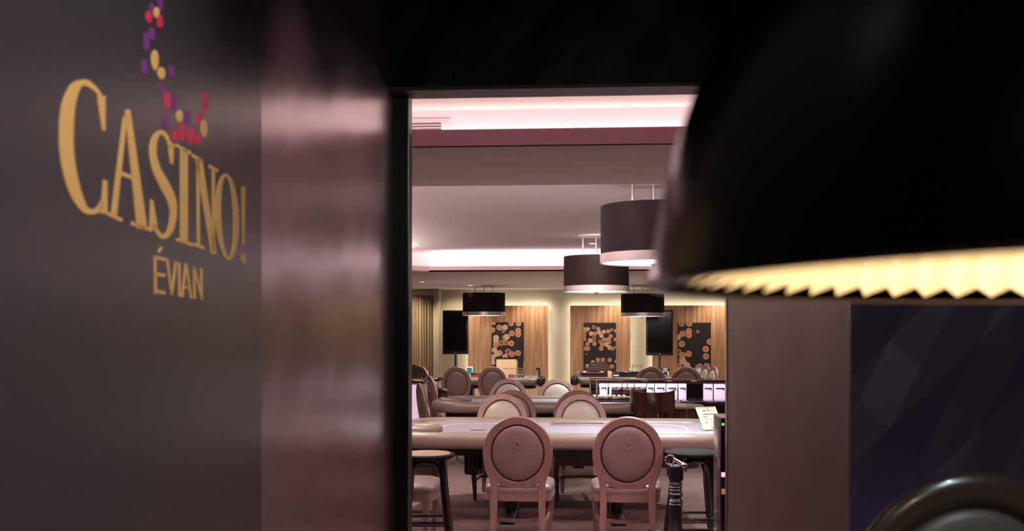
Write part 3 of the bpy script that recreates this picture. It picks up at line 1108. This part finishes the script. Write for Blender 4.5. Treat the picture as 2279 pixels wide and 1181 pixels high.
def acrylic(x0, x1, y0, y1, Y, z0, label, tiers=3):
    a, c = PX(x0, Y), PX(x1, Y)
    zt_, zb_ = PZ(y0, Y), z0
    t_ = thing('acrylic_rack', label, 'acrylic rack', ((a + c) / 2, Y, zb_), 0, 'acrylic racks on the far tables')
    w = (c - a) / 2
    H = zt_ - zb_
    for k in range(tiers):
        z = H * k / tiers
        MB().box(-w, w, -0.08, 0.08, z, z + 0.008).build('shelf', M['glass'], t_)
    for s in (-1, 1):
        MB().box(s * w - 0.006, s * w + 0.006, -0.08, 0.08, 0, H, 0.001).build('side_panel', M['glass'], t_)
    MB().box(-w, w, 0.075, 0.083, 0, H).build('back_panel', M['glass'], t_)
    return t_


ZF = zt3 - 0.035
acrylic(1055, 1092, 809, 835, 18.2, ZF, 'clear acrylic rack left of the wooden board')
acrylic(1151, 1166, 803, 838, 18.2, ZF, 'tall clear acrylic rack right of the wooden board')
t = thing('score_board', 'pale wooden board in a dark frame standing before the left picture', 'board', (PX(1127, 18.55), 18.55, ZF))
w = (PX(1152, 18.55) - PX(1102, 18.55)) / 2
H = PZ(795, 18.55) - ZF
MB().box(-w + 0.012, w - 0.012, 0.0, 0.02, 0.0, H - 0.02).build('board_face', M['light_oak'], t)
b = MB()
b.box(-w, -w + 0.02, -0.01, 0.03, 0, H).box(w - 0.02, w, -0.01, 0.03, 0, H).box(-w, w, -0.01, 0.03, H - 0.025, H)
b.build('frame', M['dark_wood'], t)
t = thing('glass_screen', 'low clear glass guard held by a black clamp on the left far table', 'glass guard', (PX(1160, 18.0), 17.95, ZF))
w = (PX(1200, 18.0) - PX(1120, 18.0)) / 2
H = PZ(820, 18.0) - ZF
MB().box(-w, w, -0.003, 0.003, 0, H).build('glass_sheet', M['glass'], t)
MB().box(-w, w, -0.008, 0.008, H, H + 0.012).build('top_edge', M['brushed'], t)
MB().box(w - 0.06, w + 0.015, -0.03, 0.03, H - 0.02, H + 0.02, 0.004).box(w - 0.012, w + 0.02, -0.02, 0.02, 0, H).build('clamp', M['black_satin'], t)
for k, (x, m_, lab) in enumerate(((1134, 'chips_mag', 'magenta'), (1140, 'chips_mag', 'second magenta'), (1145, 'chips_yel', 'amber'), (1150, 'chips_teal', 'turquoise'))):
    b = MB()
    b.lathe([(0, 0), (0.022, 0)] + [(0.022, 0.0), (0.022, 0.09), (0, 0.09)], 16)
    o = b.build('chip_stack', M[m_])
    o.location = (PX(x, 17.85), 17.85, ZF)
    tag(o, '%s chip stack on the left far table beside the glass guard' % lab, 'chip stack', 'coloured chip stacks')
t = thing('chip_cabinet', 'small black framed box with dark red front on the left far table', 'box', (PX(1060, 17.95), 17.95, ZF))
MB().box(-0.09, 0.09, -0.05, 0.05, 0, 0.11, 0.004).build('box_body', M['black_satin'], t)
MB().box(-0.075, 0.075, -0.054, -0.05, 0.015, 0.07).build('front_panel', M['chip_c'], t)
t = thing('small_monitor', 'small green screen card beside the left acrylic rack', 'sign', (PX(1045, 18.1), 18.1, ZF))
MB().box(-0.06, 0.06, 0, 0.01, 0, PZ(816, 18.1) - ZF, 0.002).build('card_sheet', M['white_trim'], t)
MB().box(-0.045, 0.045, -0.004, 0, 0.08, PZ(818, 18.1) - ZF).build('printed_panel', M['teal'], t)

# padded bolster at the end of the left far table
# right far table : box, dome tiers, wheel
t = thing('wooden_box', 'dark wooden wheel box on the left of the right far table', 'box', (PX(1322, 18.5), 18.5, ZF))
w = (PX(1358, 18.5) - PX(1300, 18.5)) / 2
MB().box(-w, w, -0.2, 0.2, 0, PZ(823, 18.5) - ZF, 0.008).build('box_body', M['dark_wood'], t)
MB().box(-w - 0.09, -w - 0.01, -0.12, 0.12, 0, PZ(824, 18.5) - ZF, 0.006).build('end_box', M['chair_leather'], t)
MB().box(w + 0.005, w + 0.08, -0.2, 0.2, 0, PZ(825, 18.5) - ZF, 0.006).build('side_box', M['light_oak'], t)
t = thing('wheel_cover', 'stepped clear acrylic cover on the dark wooden wheel box', 'acrylic cover', (PX(1332, 18.5), 18.5, PZ(823, 18.5)))
for k, (ww, hh) in enumerate(((0.22, 0.05), (0.19, 0.05), (0.15, 0.05))):
    MB().box(-ww, ww, -0.15 + k * 0.02, 0.15 - k * 0.02, k * 0.052, k * 0.052 + hh, 0.012).build('tier', M['glass'], t)
t = thing('card_holder', 'small black card holder beside the stepped acrylic cover', 'card holder', (PX(1371, 18.22), 18.22, ZF))
MB().box(-0.07, 0.07, -0.05, 0.05, 0, 0.13, 0.004).build('holder_body', M['black_satin'], t)
MB().box(-0.05, 0.05, -0.054, -0.05, 0.05, 0.075).build('printed_text', M['white_ink'], t)
t = thing('roulette_wheel', 'dark rimmed roulette wheel with turquoise bowl beside the chairs', 'roulette wheel', (PX(1400, 18.75), 18.75, ZF))
t.scale = (0.64, 0.64, 0.9)
MB().lathe([(0, 0), (0.36, 0), (0.38, 0.05), (0.40, 0.10), (0.38, 0.115), (0.33, 0.10), (0.33, 0.05), (0, 0.05)], 40).build('bowl', M['black_gloss'], t)
MB().lathe([(0.33, 0.06), (0.20, 0.035), (0.0, 0.06)], 40, (0, 0, 0.02)).build('rotor', M['teal'], t)
MB().lathe([(0.02, 0.05), (0.015, 0.14), (0.03, 0.16), (0.0, 0.19)], 16).tube([(-0.07, 0, 0.13), (0.07, 0, 0.13)], 0.008).build('turret', M['chrome'], t)
t = thing('glass_rack', 'clear rack of small glasses against the light strip', 'glass rack', (PX(1418, 19.08), 19.08, ZF))
H = PZ(811, 18.9) - ZF
MB().box(-0.10, 0.10, -0.06, 0.06, H - 0.06, H - 0.052).box(-0.10, 0.10, -0.06, 0.06, 0.1, 0.108).build('shelf', M['glass'], t)
MB().box(-0.1, -0.09, -0.06, 0.06, 0, H).build('side_panel', M['glass'], t)
MB().box(0.09, 0.10, -0.06, 0.06, 0, H).build('side_panel', M['glass'], t)
for k in range(4):
    MB().lathe([(0.015, 0), (0.02, 0.055), (0.018, 0.055), (0.013, 0.004), (0, 0.004)], 14, (-0.072 + k * 0.048, 0, H - 0.052)).build('tumbler', M['glass'], t)
t = thing('notice_board', 'small black notice with white lettering between the rosy chair backs', 'sign', (PX(1481, 17.95), 18.05, 0.79))
w = (PX(1491, 18) - PX(1471, 18)) / 2
H = PZ(818, 18) - 0.79
MB().box(-w, w, 0, 0.012, 0, H, 0.002).build('board_face', M['black_satin'], t)
for v, us in ((0.92, (0.3, 0.8)), (0.80, (0.35, 0.75)), (0.62, (0.2, 0.9)), (0.5, (0.2, 0.38)), (0.5, (0.75, 0.95)), (0.4, (0.2, 0.35)), (0.4, (0.75, 0.95)), (0.3, (0.2, 0.4)),
              (0.3, (0.75, 0.95)), (0.2, (0.35, 0.6)), (0.2, (0.75, 0.95)), (0.1, (0.4, 0.6)), (0.1, (0.75, 0.95))):
    MB().box(-w + 2 * w * us[0], -w + 2 * w * us[1], -0.001, 0, H * v - 0.006, H * v + 0.006).build('printed_text', M['white_ink'], t)

# ------------------------------------------------------------------ lit counters
YK = 13.3


def z13(y):
    return PZ(y, YK)


XK0 = PX(1312, YK)
t = thing('lit_counter', 'dark gaming counter with glowing panels and mirrored top across the right', 'counter', (XK0, YK, 0))


def kx(x):
    return PX(x, YK) - XK0


XE = 3.6
MB().box(kx(1330), XE, 0.0, 0.55, 0, z13(887.5), 0.004).build('cabinet', M['dark_wood'], t)
MB().box(kx(1312), XE, 0.02, 0.55, z13(852), z13(844.5), 0.003).build('mirror_top', M['smoked'], t)
MB().box(kx(1312), XE, 0.012, 0.03, z13(845.5), z13(843.5)).build('top_edge', M['chrome'], t)
MB().box(kx(1330), XE, 0.06, 0.5, z13(887.5), z13(852)).build('back_board', M['dark_wood'], t)
MB().box(kx(1334), kx(1528), 0.035, 0.06, z13(860), z13(852.5)).build('light_strip', M['glow_strip'], t)
for (a, c) in ((1335, 1352), (1356.5, 1361), (1440, 1456), (1458.5, 1482), (1484, 1508), (1511, 1528), (1566, 1587), (1590, 1616), (1619, 1645), (1648, 1674)):
    y0 = 860 if a < 1530 else 852.5
    lp_ = MB().box(kx(a), kx(c), 0.03, 0.06, z13(887.5), z13(y0), 0.002).build('light_panel', M['glow_panel'], t)
    if c - a > 10:
        hw = (c - a) * 0.36
        b = MB()
        b.box(kx((a + c) / 2 - hw), kx((a + c) / 2 + hw), 0.012, 0.022, z13(863.5), z13(861))
        b.box(kx((a + c) / 2 + hw) - 0.012, kx((a + c) / 2 + hw), 0.012, 0.03, z13(866.5), z13(861))
        b.build('handle', M['black_gloss'], lp_)
for (a, c) in ((1362, 1384), (1386, 1411), (1413, 1439)):
    MB().box(kx(a), kx(c), 0.03, 0.06, z13(887.5), z13(861), 0.002).build('wood_panel', M['dark_wood'], t)
for a in (1354, 1384.5, 1396, 1412, 1439.5, 1457, 1483, 1509):
    MB().box(kx(a) - 0.006, kx(a) + 0.006, 0.025, 0.06, z13(860), z13(852.5)).build('divider', M['chrome'], t)
MB().box(kx(1529), kx(1565), 0.02, 0.06, z13(887.5), z13(852)).build('mirror_panel', M['smoked'], t)
MB().box(kx(1515), XE, -0.28, 0.03, z13(895.5), z13(887.5), 0.01).build('ledge', M['black_gloss'], t)
MB().tube([(kx(1312) + 0.01, 0.03, 0), (kx(1312) + 0.01, 0.03, z13(847))], 0.012, 10).tube([(kx(1328), 0.03, 0), (kx(1328), 0.03, z13(846))], 0.016, 10).build('end_post', M['chrome'], t)

t = thing('rounded_bar', 'curved dark mahogany pedestal with pale rim beside the tilted card', 'bar counter', (PX(1510, 11.9), 11.9, 0))
MB().lathe([(0, 0), (0.25, 0), (0.26, 0.05), (0.26, 0.70), (0, 0.70)], 48).build('drum_base', M['dark_wood'], t)
MB().lathe([(0, 0.70), (0.29, 0.70), (0.30, 0.715), (0.29, 0.73), (0, 0.73)], 48).build('top', M['rail'], t)
MB().box(0.06, 0.075, -0.262, -0.24, 0.0, 0.70).build('metal_strip', M['chrome'], t)

# left lit cabinets
for (x0, x1, ytop, Y, lab) in ((900, 941, 846, 12.7, 'glowing white cabinet at the left door edge behind the side chair'),
                               (944, 975, 841, 15.2, 'pink glowing cabinet behind the dealing box')):
    a, c = PX(x0, Y), PX(x1, Y)
    w = (c - a) / 2
    zt_ = PZ(ytop, Y)
    t = thing('lit_cabinet', lab, 'cabinet', ((a + c) / 2, Y, 0), 0, 'glowing cabinets at the left')
    MB().box(-w, w, 0, 0.4, 0, zt_ - 0.05, 0.004).build('cabinet_body', M['white_trim'], t)
    MB().box(-w - 0.01, w + 0.01, -0.03, 0.42, zt_ - 0.05, zt_, 0.004).build('mirror_top', M['smoked'], t)
    MB().box(-w + 0.02, w - 0.02, -0.012, 0, 0.1, zt_ - 0.06).build('light_panel', M['glow_panel'], t)
    MB().box(-w, -w + 0.02, -0.015, 0, 0, zt_ - 0.05).box(w - 0.02, w, -0.015, 0, 0, zt_ - 0.05).build('edge_trim', M['brushed'], t)

# ------------------------------------------------------------------ bentwood chair and stools
t = thing('bentwood_chair', 'dark bentwood chair with wide curved backrest before the lit counter', 'chair', (PX(1452, 10.9), 10.9, 0), 0.0)
R = 0.27


def arcband(r, th, z0, z1, a0, a1, n=20, dip=0.02):
    bm = bmesh.new()
    rows = []
    for i in range(n + 1):
        a = a0 + (a1 - a0) * i / n
        d = dip * math.sin(PI * i / n)
        ring = []
        for rr, zz in ((r, z0), (r + th, z0), (r + th, z1 - d), (r, z1 - d)):
            ring.append(bm.verts.new((rr * math.cos(a), rr * math.sin(a), zz)))
        rows.append(ring)
    for p, q in zip(rows[:-1], rows[1:]):
        for k in range(4):
            l = (k + 1) % 4
            bm.faces.new((p[k], p[l], q[l], q[k]))
    bm.faces.new(rows[0])
    bm.faces.new(rows[-1])
    bmesh.ops.recalc_face_normals(bm, faces=bm.faces[:])
    x = MB()
    x._merge(bm)
    return x


arcband(0.225, 0.02, 0.73, PZ(868, 10.65), PI * 1.0, PI * 2.0).build('backrest', M['dark_wood'], t)
MB().lathe([(0, 0.43), (0.20, 0.43), (0.215, 0.445), (0.205, 0.465), (0, 0.455)], 36).build('seat', M['dark_wood'], t)
for s in (-1, 1):
    MB().tube(bez([(s * 0.20, -0.11, 0.86), (s * 0.185, -0.13, 0.6), (s * 0.165, -0.14, 0.43), (s * 0.19, -0.19, 0.0)], 6), 0.016).build('leg', M['dark_wood'], t)
    MB().tube(bez([(s * 0.15, 0.12, 0.43), (s * 0.17, 0.15, 0.2), (s * 0.19, 0.18, 0.0)], 6), 0.016).build('leg', M['dark_wood'], t)
    MB().tube([(s * 0.09, -0.205, 0.74), (s * 0.085, -0.17, 0.45)], 0.012).build('back_spindle', M['dark_wood'], t)
MB().tube([(0.13 * math.cos(2 * PI * k / 24), 0.13 * math.sin(2 * PI * k / 24), 0.26) for k in range(24)], 0.01, closed=True).build('stretcher', M['dark_wood'], t)


def stool(x, Y, label, seatmat, rz):
    t = thing('bentwood_stool', label, 'stool', (PX(x, Y), Y, 0), rz, 'bentwood counter stools')
    zs = 0.735
    MB().lathe([(0, zs - 0.03), (0.17, zs - 0.03), (0.20, zs - 0.015), (0.20, zs), (0.185, zs + 0.006), (0, zs + 0.002)], 40).build('seat', M['matt_black'], t)
    MB().lathe([(0, zs + 0.008), (0.165, zs + 0.008), (0.172, zs + 0.003)], 40).build('seat_pad', seatmat, t)
    for k in range(4):
        a = PI / 4 + k * PI / 2
        ca, sa = math.cos(a), math.sin(a)
        pts = bez([(0.155 * ca, 0.155 * sa, zs - 0.02), (0.175 * ca, 0.175 * sa, 0.5), (0.215 * ca, 0.215 * sa, 0.22), (0.255 * ca, 0.255 * sa, 0.0)], 6)
        MB().tube(pts, 0.024, 12).build('leg', M['black_lacquer'], t)
        c2 = a + PI / 2
        p0 = Vector((0.165 * ca, 0.165 * sa, zs - 0.17))
        p2 = Vector((0.165 * math.cos(c2), 0.165 * math.sin(c2), zs - 0.17))
        mid = (p0 + p2) / 2
        arch = bez([p0, p0.lerp(mid, 0.35) + Vector((0, 0, 0.10)), mid + Vector((0, 0, 0.125)), p2.lerp(mid, 0.35) + Vector((0, 0, 0.10)), p2], 6)
        MB().tube(arch, 0.017, 10).build('arch_brace', M['black_lacquer'], t)
        for zz in (0.27, 0.20):
            rr = 0.205 + (0.27 - zz) * 0.14
            MB().tube([(rr * ca, rr * sa, zz), (rr * math.cos(c2), rr * math.sin(c2), zz)], 0.012, 8).build('rung', M['black_lacquer'], t)
    return t


stool(950, 6.95, 'black bentwood stool with beige round seat at the left door edge', M['cane'], 0.1)
stool(1541, 7.2, 'black bentwood stool under the right end of the nearest table', M['matt_black'], 0.05)

# second chair seat behind left stool
# ------------------------------------------------------------------ turned post and glass kiosk at the right
t = thing('rope_post', 'black turned wooden post with chrome rope hook on top', 'rope post', (PX(1504, 6.75), 6.75, 0))
pf = [(0.0, 0.0), (0.14, 0.0), (0.14, 0.02), (0.10, 0.05), (0.05, 0.07), (0.05, 0.22), (0.058, 0.235), (0.058, 0.25), (0.044, 0.265), (0.044, 0.43), (0.05, 0.435),
      (0.042, 0.445), (0.05, 0.455), (0.036, 0.475), (0.046, 0.49), (0.05, 0.505), (0.036, 0.52), (0.046, 0.53), (0.038, 0.54), (0.046, 0.55), (0.038, 0.56), (0.046, 0.572), (0.04, 0.585), (0.048, 0.60), (0.0, 0.60)]
MB().lathe(pf, 32).build('turned_shaft', M['post_black'], t, angle=50)
MB().box(-0.047, 0.047, -0.047, 0.047, 0.60, 0.70, 0.012, seg=3).build('top_block', M['post_black'], t)
b = MB()
b.tube([(-0.04 + 0.032 * math.cos(2 * PI * k / 20), -0.02, 0.735 + 0.032 * math.sin(2 * PI * k / 20)) for k in range(20)], 0.006, 8, closed=True)
b.tube(bez([(-0.02, -0.03, 0.742), (0.02, -0.045, 0.722), (0.045, -0.055, 0.705)], 5), 0.013, 10)
b.tube(bez([(0.045, -0.055, 0.715), (0.066, -0.06, 0.70), (0.06, -0.06, 0.675), (0.048, -0.06, 0.665)], 5), 0.011, 10)
b.ball((0.045, -0.058, 0.705), 0.02, 12)
b.ball((0.062, -0.058, 0.69), 0.014, 10)
b.build('rope_hook', M['chrome'], t)
MB().box(-0.19, -0.05, -0.02, 0.02, 0.225, 0.255, 0.004).build('side_rail', M['black_lacquer'], t)

YM = 6.3
xm = PX(1601, YM)
t = thing('glass_kiosk', 'tall dark glass kiosk with steel edge beside the right door reveal', 'kiosk', (xm, YM, 0))
zk = PZ(925, YM)
MB().box(0.01, 0.60, 0, 0.27, 0.02, zk - 0.01, 0.004).build('cabinet', M['black_gloss'], t)
MB().box(0.0, 0.0095, -0.01, 0.27, 0, zk, 0.004).build('steel_edge', M['brushed'], t)
MB().box(0.01, 0.60, -0.01, 0.27, zk - 0.012, zk, 0.003).build('steel_top', M['brushed'], t)
MB().lathe([(0, 0), (0.009, 0), (0.009, 0.005), (0, 0.007)], 16, (0, 0, 0), Matrix.Translation((0.022, -0.002, zk - 0.045)) @ Matrix.Rotation(PI / 2, 4, 'X')).build('indicator_lamp', M['green_led'], t)
for (ya, yb, m_, nm) in ((1046, 1056, 'glow_panel', 'light_strip'), (1057, 1080, 'teal', 'ticket_panel'), (1082, 1094, 'light_oak', 'wood_strip')):
    MB().box(0.012, 0.60, -0.006, 0.0, PZ(yb, YM), PZ(ya, YM)).build(nm, M[m_] if m_ != 'teal' else M['bezel'], t)

# ------------------------------------------------------------------ black dome pendant in the foreground
t = thing('dome_pendant', 'huge blurred black dome pendant with lit cream pleated lining, foreground right', 'ceiling lamp', (0.367, 0.561, 1.626))
R = 0.326
prof = []
for k in range(25):
    a = PI / 2 * k / 24
    prof.append((max(0.02, R * math.cos(a) - 0.012 * math.sin(2 * a)), 0.001 + 0.341 * math.sin(a)))
inner = [(max(0.015, r - 0.006), max(0.001, z - 0.006)) for r, z in prof][::-1]
MB().lathe(prof + inner + [prof[0]], 96).build('dome', M['dome'], t, angle=60)
MB().lathe([(R - 0.006, -0.001), (R + 0.001, -0.001), (R + 0.003, 0.001), (R + 0.001, 0.003), (R - 0.006, 0.002), (R - 0.006, -0.001)], 96).build('rim', M['dark_metal'], t)
bm = bmesh.new()
NP = 66
rows = []
for (r, z) in ((R - 0.016, 0.004), (R - 0.03, 0.06), (R - 0.07, 0.14), (R - 0.13, 0.21), (0.12, 0.25)):
    row = []
    for k in range(NP):
        for f, dr in ((0.0, 0.0), (0.75, -0.020 * r / R)):
            a = 2 * PI * (k + f) / NP
            row.append(bm.verts.new(((r + dr) * math.cos(a), (r + dr) * math.sin(a), z + (0.007 if dr and z < 0.02 else 0))))
    rows.append(row)
for p, q in zip(rows[:-1], rows[1:]):
    n_ = len(p)
    for k in range(n_):
        l = (k + 1) % n_
        bm.faces.new((p[k], p[l], q[l], q[k]))
x = MB()
x._merge(bm)
x.build('pleated_lining', M['pleat'], t, angle=20)
MB().ball((0, 0, 0.17), 0.03, 16).build('bulb', M['bulb'], t)
MB().tube([(0, 0, 0.335), (0, 0, 3.4 - 1.626)], 0.012, 12).build('stem', M['black_satin'], t)
point('dome bulb light', (0.367, 0.561, 1.626 + 0.12), 8, (1.0, 0.84, 0.60), 0.035)

# ------------------------------------------------------------------ lettering on the left wall
sg = thing('wall_sign', 'gold serif wall lettering CASINO! ÉVIAN with scattered coloured shapes above', 'sign', SP0 - sd * 0.7 + Vector((0, 0, 1.7)))
inv = Matrix.Translation(-sg.location)


def onwall(x, y, off=0.0):
    d = pray(x, y)
    o = Vector((0, 0, EYE))
    tt = (SP0 - o).dot(SN) / d.dot(SN)
    return o + d * tt + SN * off - sg.location


def c4(p):
    return (100 + p[0] / 2.271, 160 + p[1] / 2.271)


def ribbon(mb, pts, hw, smooth=True, horiz=None):
    """stroke with a half width at each point, in the crop frame"""
    v = [Vector((p[0], p[1], h)) for p, h in zip(pts, hw)]
    if smooth and len(v) > 2:
        v = bez(v, 8)
    L_, R_ = [], []
    for i, p in enumerate(v):
        tt = v[min(i + 1, len(v) - 1)] - v[max(i - 1, 0)]
        tt = Vector((tt.x, tt.y))
        tt.normalize()
        nx, ny = -tt.y, tt.x
        if horiz:
            nx, ny = horiz
        L_.append(onwall(*c4((p.x + nx * p.z, p.y + ny * p.z))))
        R_.append(onwall(*c4((p.x - nx * p.z, p.y - ny * p.z))))
    mb.strip(L_, R_, SN, 0.0008)


def poly(mb, pts):
    mb.slab([onwall(*c4(p)) for p in pts], SN, 0.0008)


H = (1, 0)


def letter(fn):
    mb = MB()
    fn(mb)
    mb.build('letter', M['gold'], sg)


def lC(m):
    ribbon(m, [(288, 130), (255, 88), (215, 58), (185, 56), (148, 85), (116, 180), (106, 330), (117, 470), (150, 600), (195, 688), (235, 706), (270, 692), (300, 640)],
           [6, 11, 15, 16, 26, 34, 36, 35, 30, 19, 14, 12, 8])
    poly(m, [(304, 118), (304, 296), (288, 296), (268, 170), (262, 110), (285, 128)])
    poly(m, [(294, 542), (313, 552), (314, 712), (280, 716), (268, 690), (288, 640)])


def lA(m):
    ribbon(m, [(405, 225), (347, 725)], [10, 14], False, H)
    ribbon(m, [(416, 190), (490, 792)], [14, 26], False, H)
    ribbon(m, [(366, 505), (442, 535)], [10, 11], False)
    ribbon(m, [(308, 712), (390, 750)], [9, 9], False)
    ribbon(m, [(436, 764), (540, 800)], [9, 9], False)


def lS(m):
    ribbon(m, [(635, 390), (612, 325), (582, 305), (553, 340), (545, 410), (562, 490), (602, 570), (638, 645), (648, 715), (636, 790), (605, 832), (572, 815), (548, 770)],
           [8, 10, 11, 15, 18, 22, 26, 23, 18, 15, 12, 11, 8])
    poly(m, [(636, 352), (650, 366), (646, 468), (632, 462), (622, 395)])
    poly(m, [(532, 642), (546, 650), (566, 770), (552, 802), (528, 790)])


def lI(m):
    ribbon(m, [(702, 392), (702, 860)], [19, 19], False, H)
    ribbon(m, [(658, 368), (737, 412)], [8, 8], False)
    ribbon(m, [(663, 845), (745, 874)], [8, 8], False)


def lN(m):
    ribbon(m, [(772, 436), (776, 878)], [7, 7], False, H)
    ribbon(m, [(745, 422), (792, 448)], [8, 8], False)
    ribbon(m, [(776, 438), (852, 920)], [18, 14], False, H)
    ribbon(m, [(851, 488), (851, 910)], [7, 7], False, H)
    ribbon(m, [(828, 476), (874, 500)], [8, 8], False)
    ribbon(m, [(750, 870), (804, 890)], [8, 8], False)


def lO(m):
    o, i = [], []
    for k in range(41):
        a = 2 * PI * k / 40
        sk = 8 * math.sin(a)
        o.append(onwall(*c4((920 + 60 * math.cos(a) + sk, 732 + 220 * math.sin(a)))))
        i.append(onwall(*c4((920 + 30 * math.cos(a) + sk, 732 + 202 * math.sin(a)))))
    m.strip(o, i, SN, 0.0008)


def lX(m):
    ribbon(m, [(1003, 578), (1003, 872)], [11, 5], False, H)
    poly(m, [(1003 + 12 * math.cos(2 * PI * k / 16), 945 + 28 * math.sin(2 * PI * k / 16)) for k in range(16)])


for fn in (lC, lA, lS, lI, lN, lO, lX):
    letter(fn)


def sE(m):
    ribbon(m, [(556, 928), (558, 1124)], [6, 6], False, H)
    for y0, y1 in ((936, 948), (1020, 1028), (1108, 1116)):
        ribbon(m, [(553, y0), (608, y1)], [9, 9], False)
    ribbon(m, [(572, 912), (590, 884)], [5.5, 5.5], False)


def sV(m):
    ribbon(m, [(616, 942), (640, 1128)], [5.5, 5.5], False, H)
    ribbon(m, [(662, 958), (640, 1128)], [5.5, 5.5], False, H)


def sI(m):
    ribbon(m, [(678, 962), (680, 1134)], [5.5, 5.5], False, H)


def sA(m):
    ribbon(m, [(713, 968), (693, 1138)], [5, 5], False, H)
    ribbon(m, [(713, 968), (738, 1144)], [5.5, 5.5], False, H)
    ribbon(m, [(698, 1085), (730, 1092)], [6, 6], False)


def sN(m):
    ribbon(m, [(754, 982), (756, 1146)], [5, 5], False, H)
    ribbon(m, [(754, 982), (792, 1150)], [5.5, 5.5], False, H)
    ribbon(m, [(790, 990), (792, 1152)], [5, 5], False, H)


for fn in (sE, sV, sI, sA, sN):
    letter(fn)

conf = [(275, 40, 35, 85, 'p', 0), (205, 60, 30, 70, 'p', 0), (183, 135, 50, 100, 'r', 1), (270, 170, 42, 90, 'r', 0), (242, 100, 50, 85, 'g', 1), (207, 265, 40, 95, 'p', 0), (163, 330, 42, 140, 'p', 0),
        (230, 478, 58, 160, 'g', 1), (282, 582, 60, 95, 'g', 1), (147, 530, 45, 115, 'p', 0), (362, 565, 40, 95, 'p', 0), (283, 705, 26, 100, 'p', 0), (328, 795, 48, 120, 'r', 0),
        (385, 815, 35, 140, 'p', 0), (633, 805, 38, 150, 'r', 0), (425, 922, 55, 95, 'g', 1), (320, 970, 58, 120, 'p', 1), (490, 935, 45, 110, 'p', 0), (583, 945, 40, 100, 'r', 2),
        (622, 1022, 55, 140, 'g', 1), (390, 1075, 45, 85, 'r', 0), (443, 1045, 40, 130, 'r', 0), (513, 1080, 60, 130, 'r', 1), (575, 1108, 48, 70, 'r', 0),
        (262, -25, 38, 90, 'p', 0), (215, -60, 45, 90, 'g', 1), (290, -80, 40, 100, 'r', 0)]
for cx, cy, w, h, k, e in conf:
    mb = MB()
    if e == 1:
        pts = [(cx + w / 2 * math.cos(2 * PI * i / 20), cy + h / 2 * math.sin(2 * PI * i / 20)) for i in range(20)]
    else:
        sl = h * 0.12 if e == 2 else -h * 0.03
        pts = [(cx - w / 2 + sl, cy - h / 2), (cx + w / 2 + sl, cy - h / 2), (cx + w / 2 - sl, cy + h / 2), (cx - w / 2 - sl, cy + h / 2)]
    mb.slab([onwall(280 + x / 3.577, y / 3.577) for x, y in pts], SN, 0.0008)
    mb.build('confetti_shape', {'p': M['purple'], 'r': M['red'], 'g': M['gold']}[k], sg)
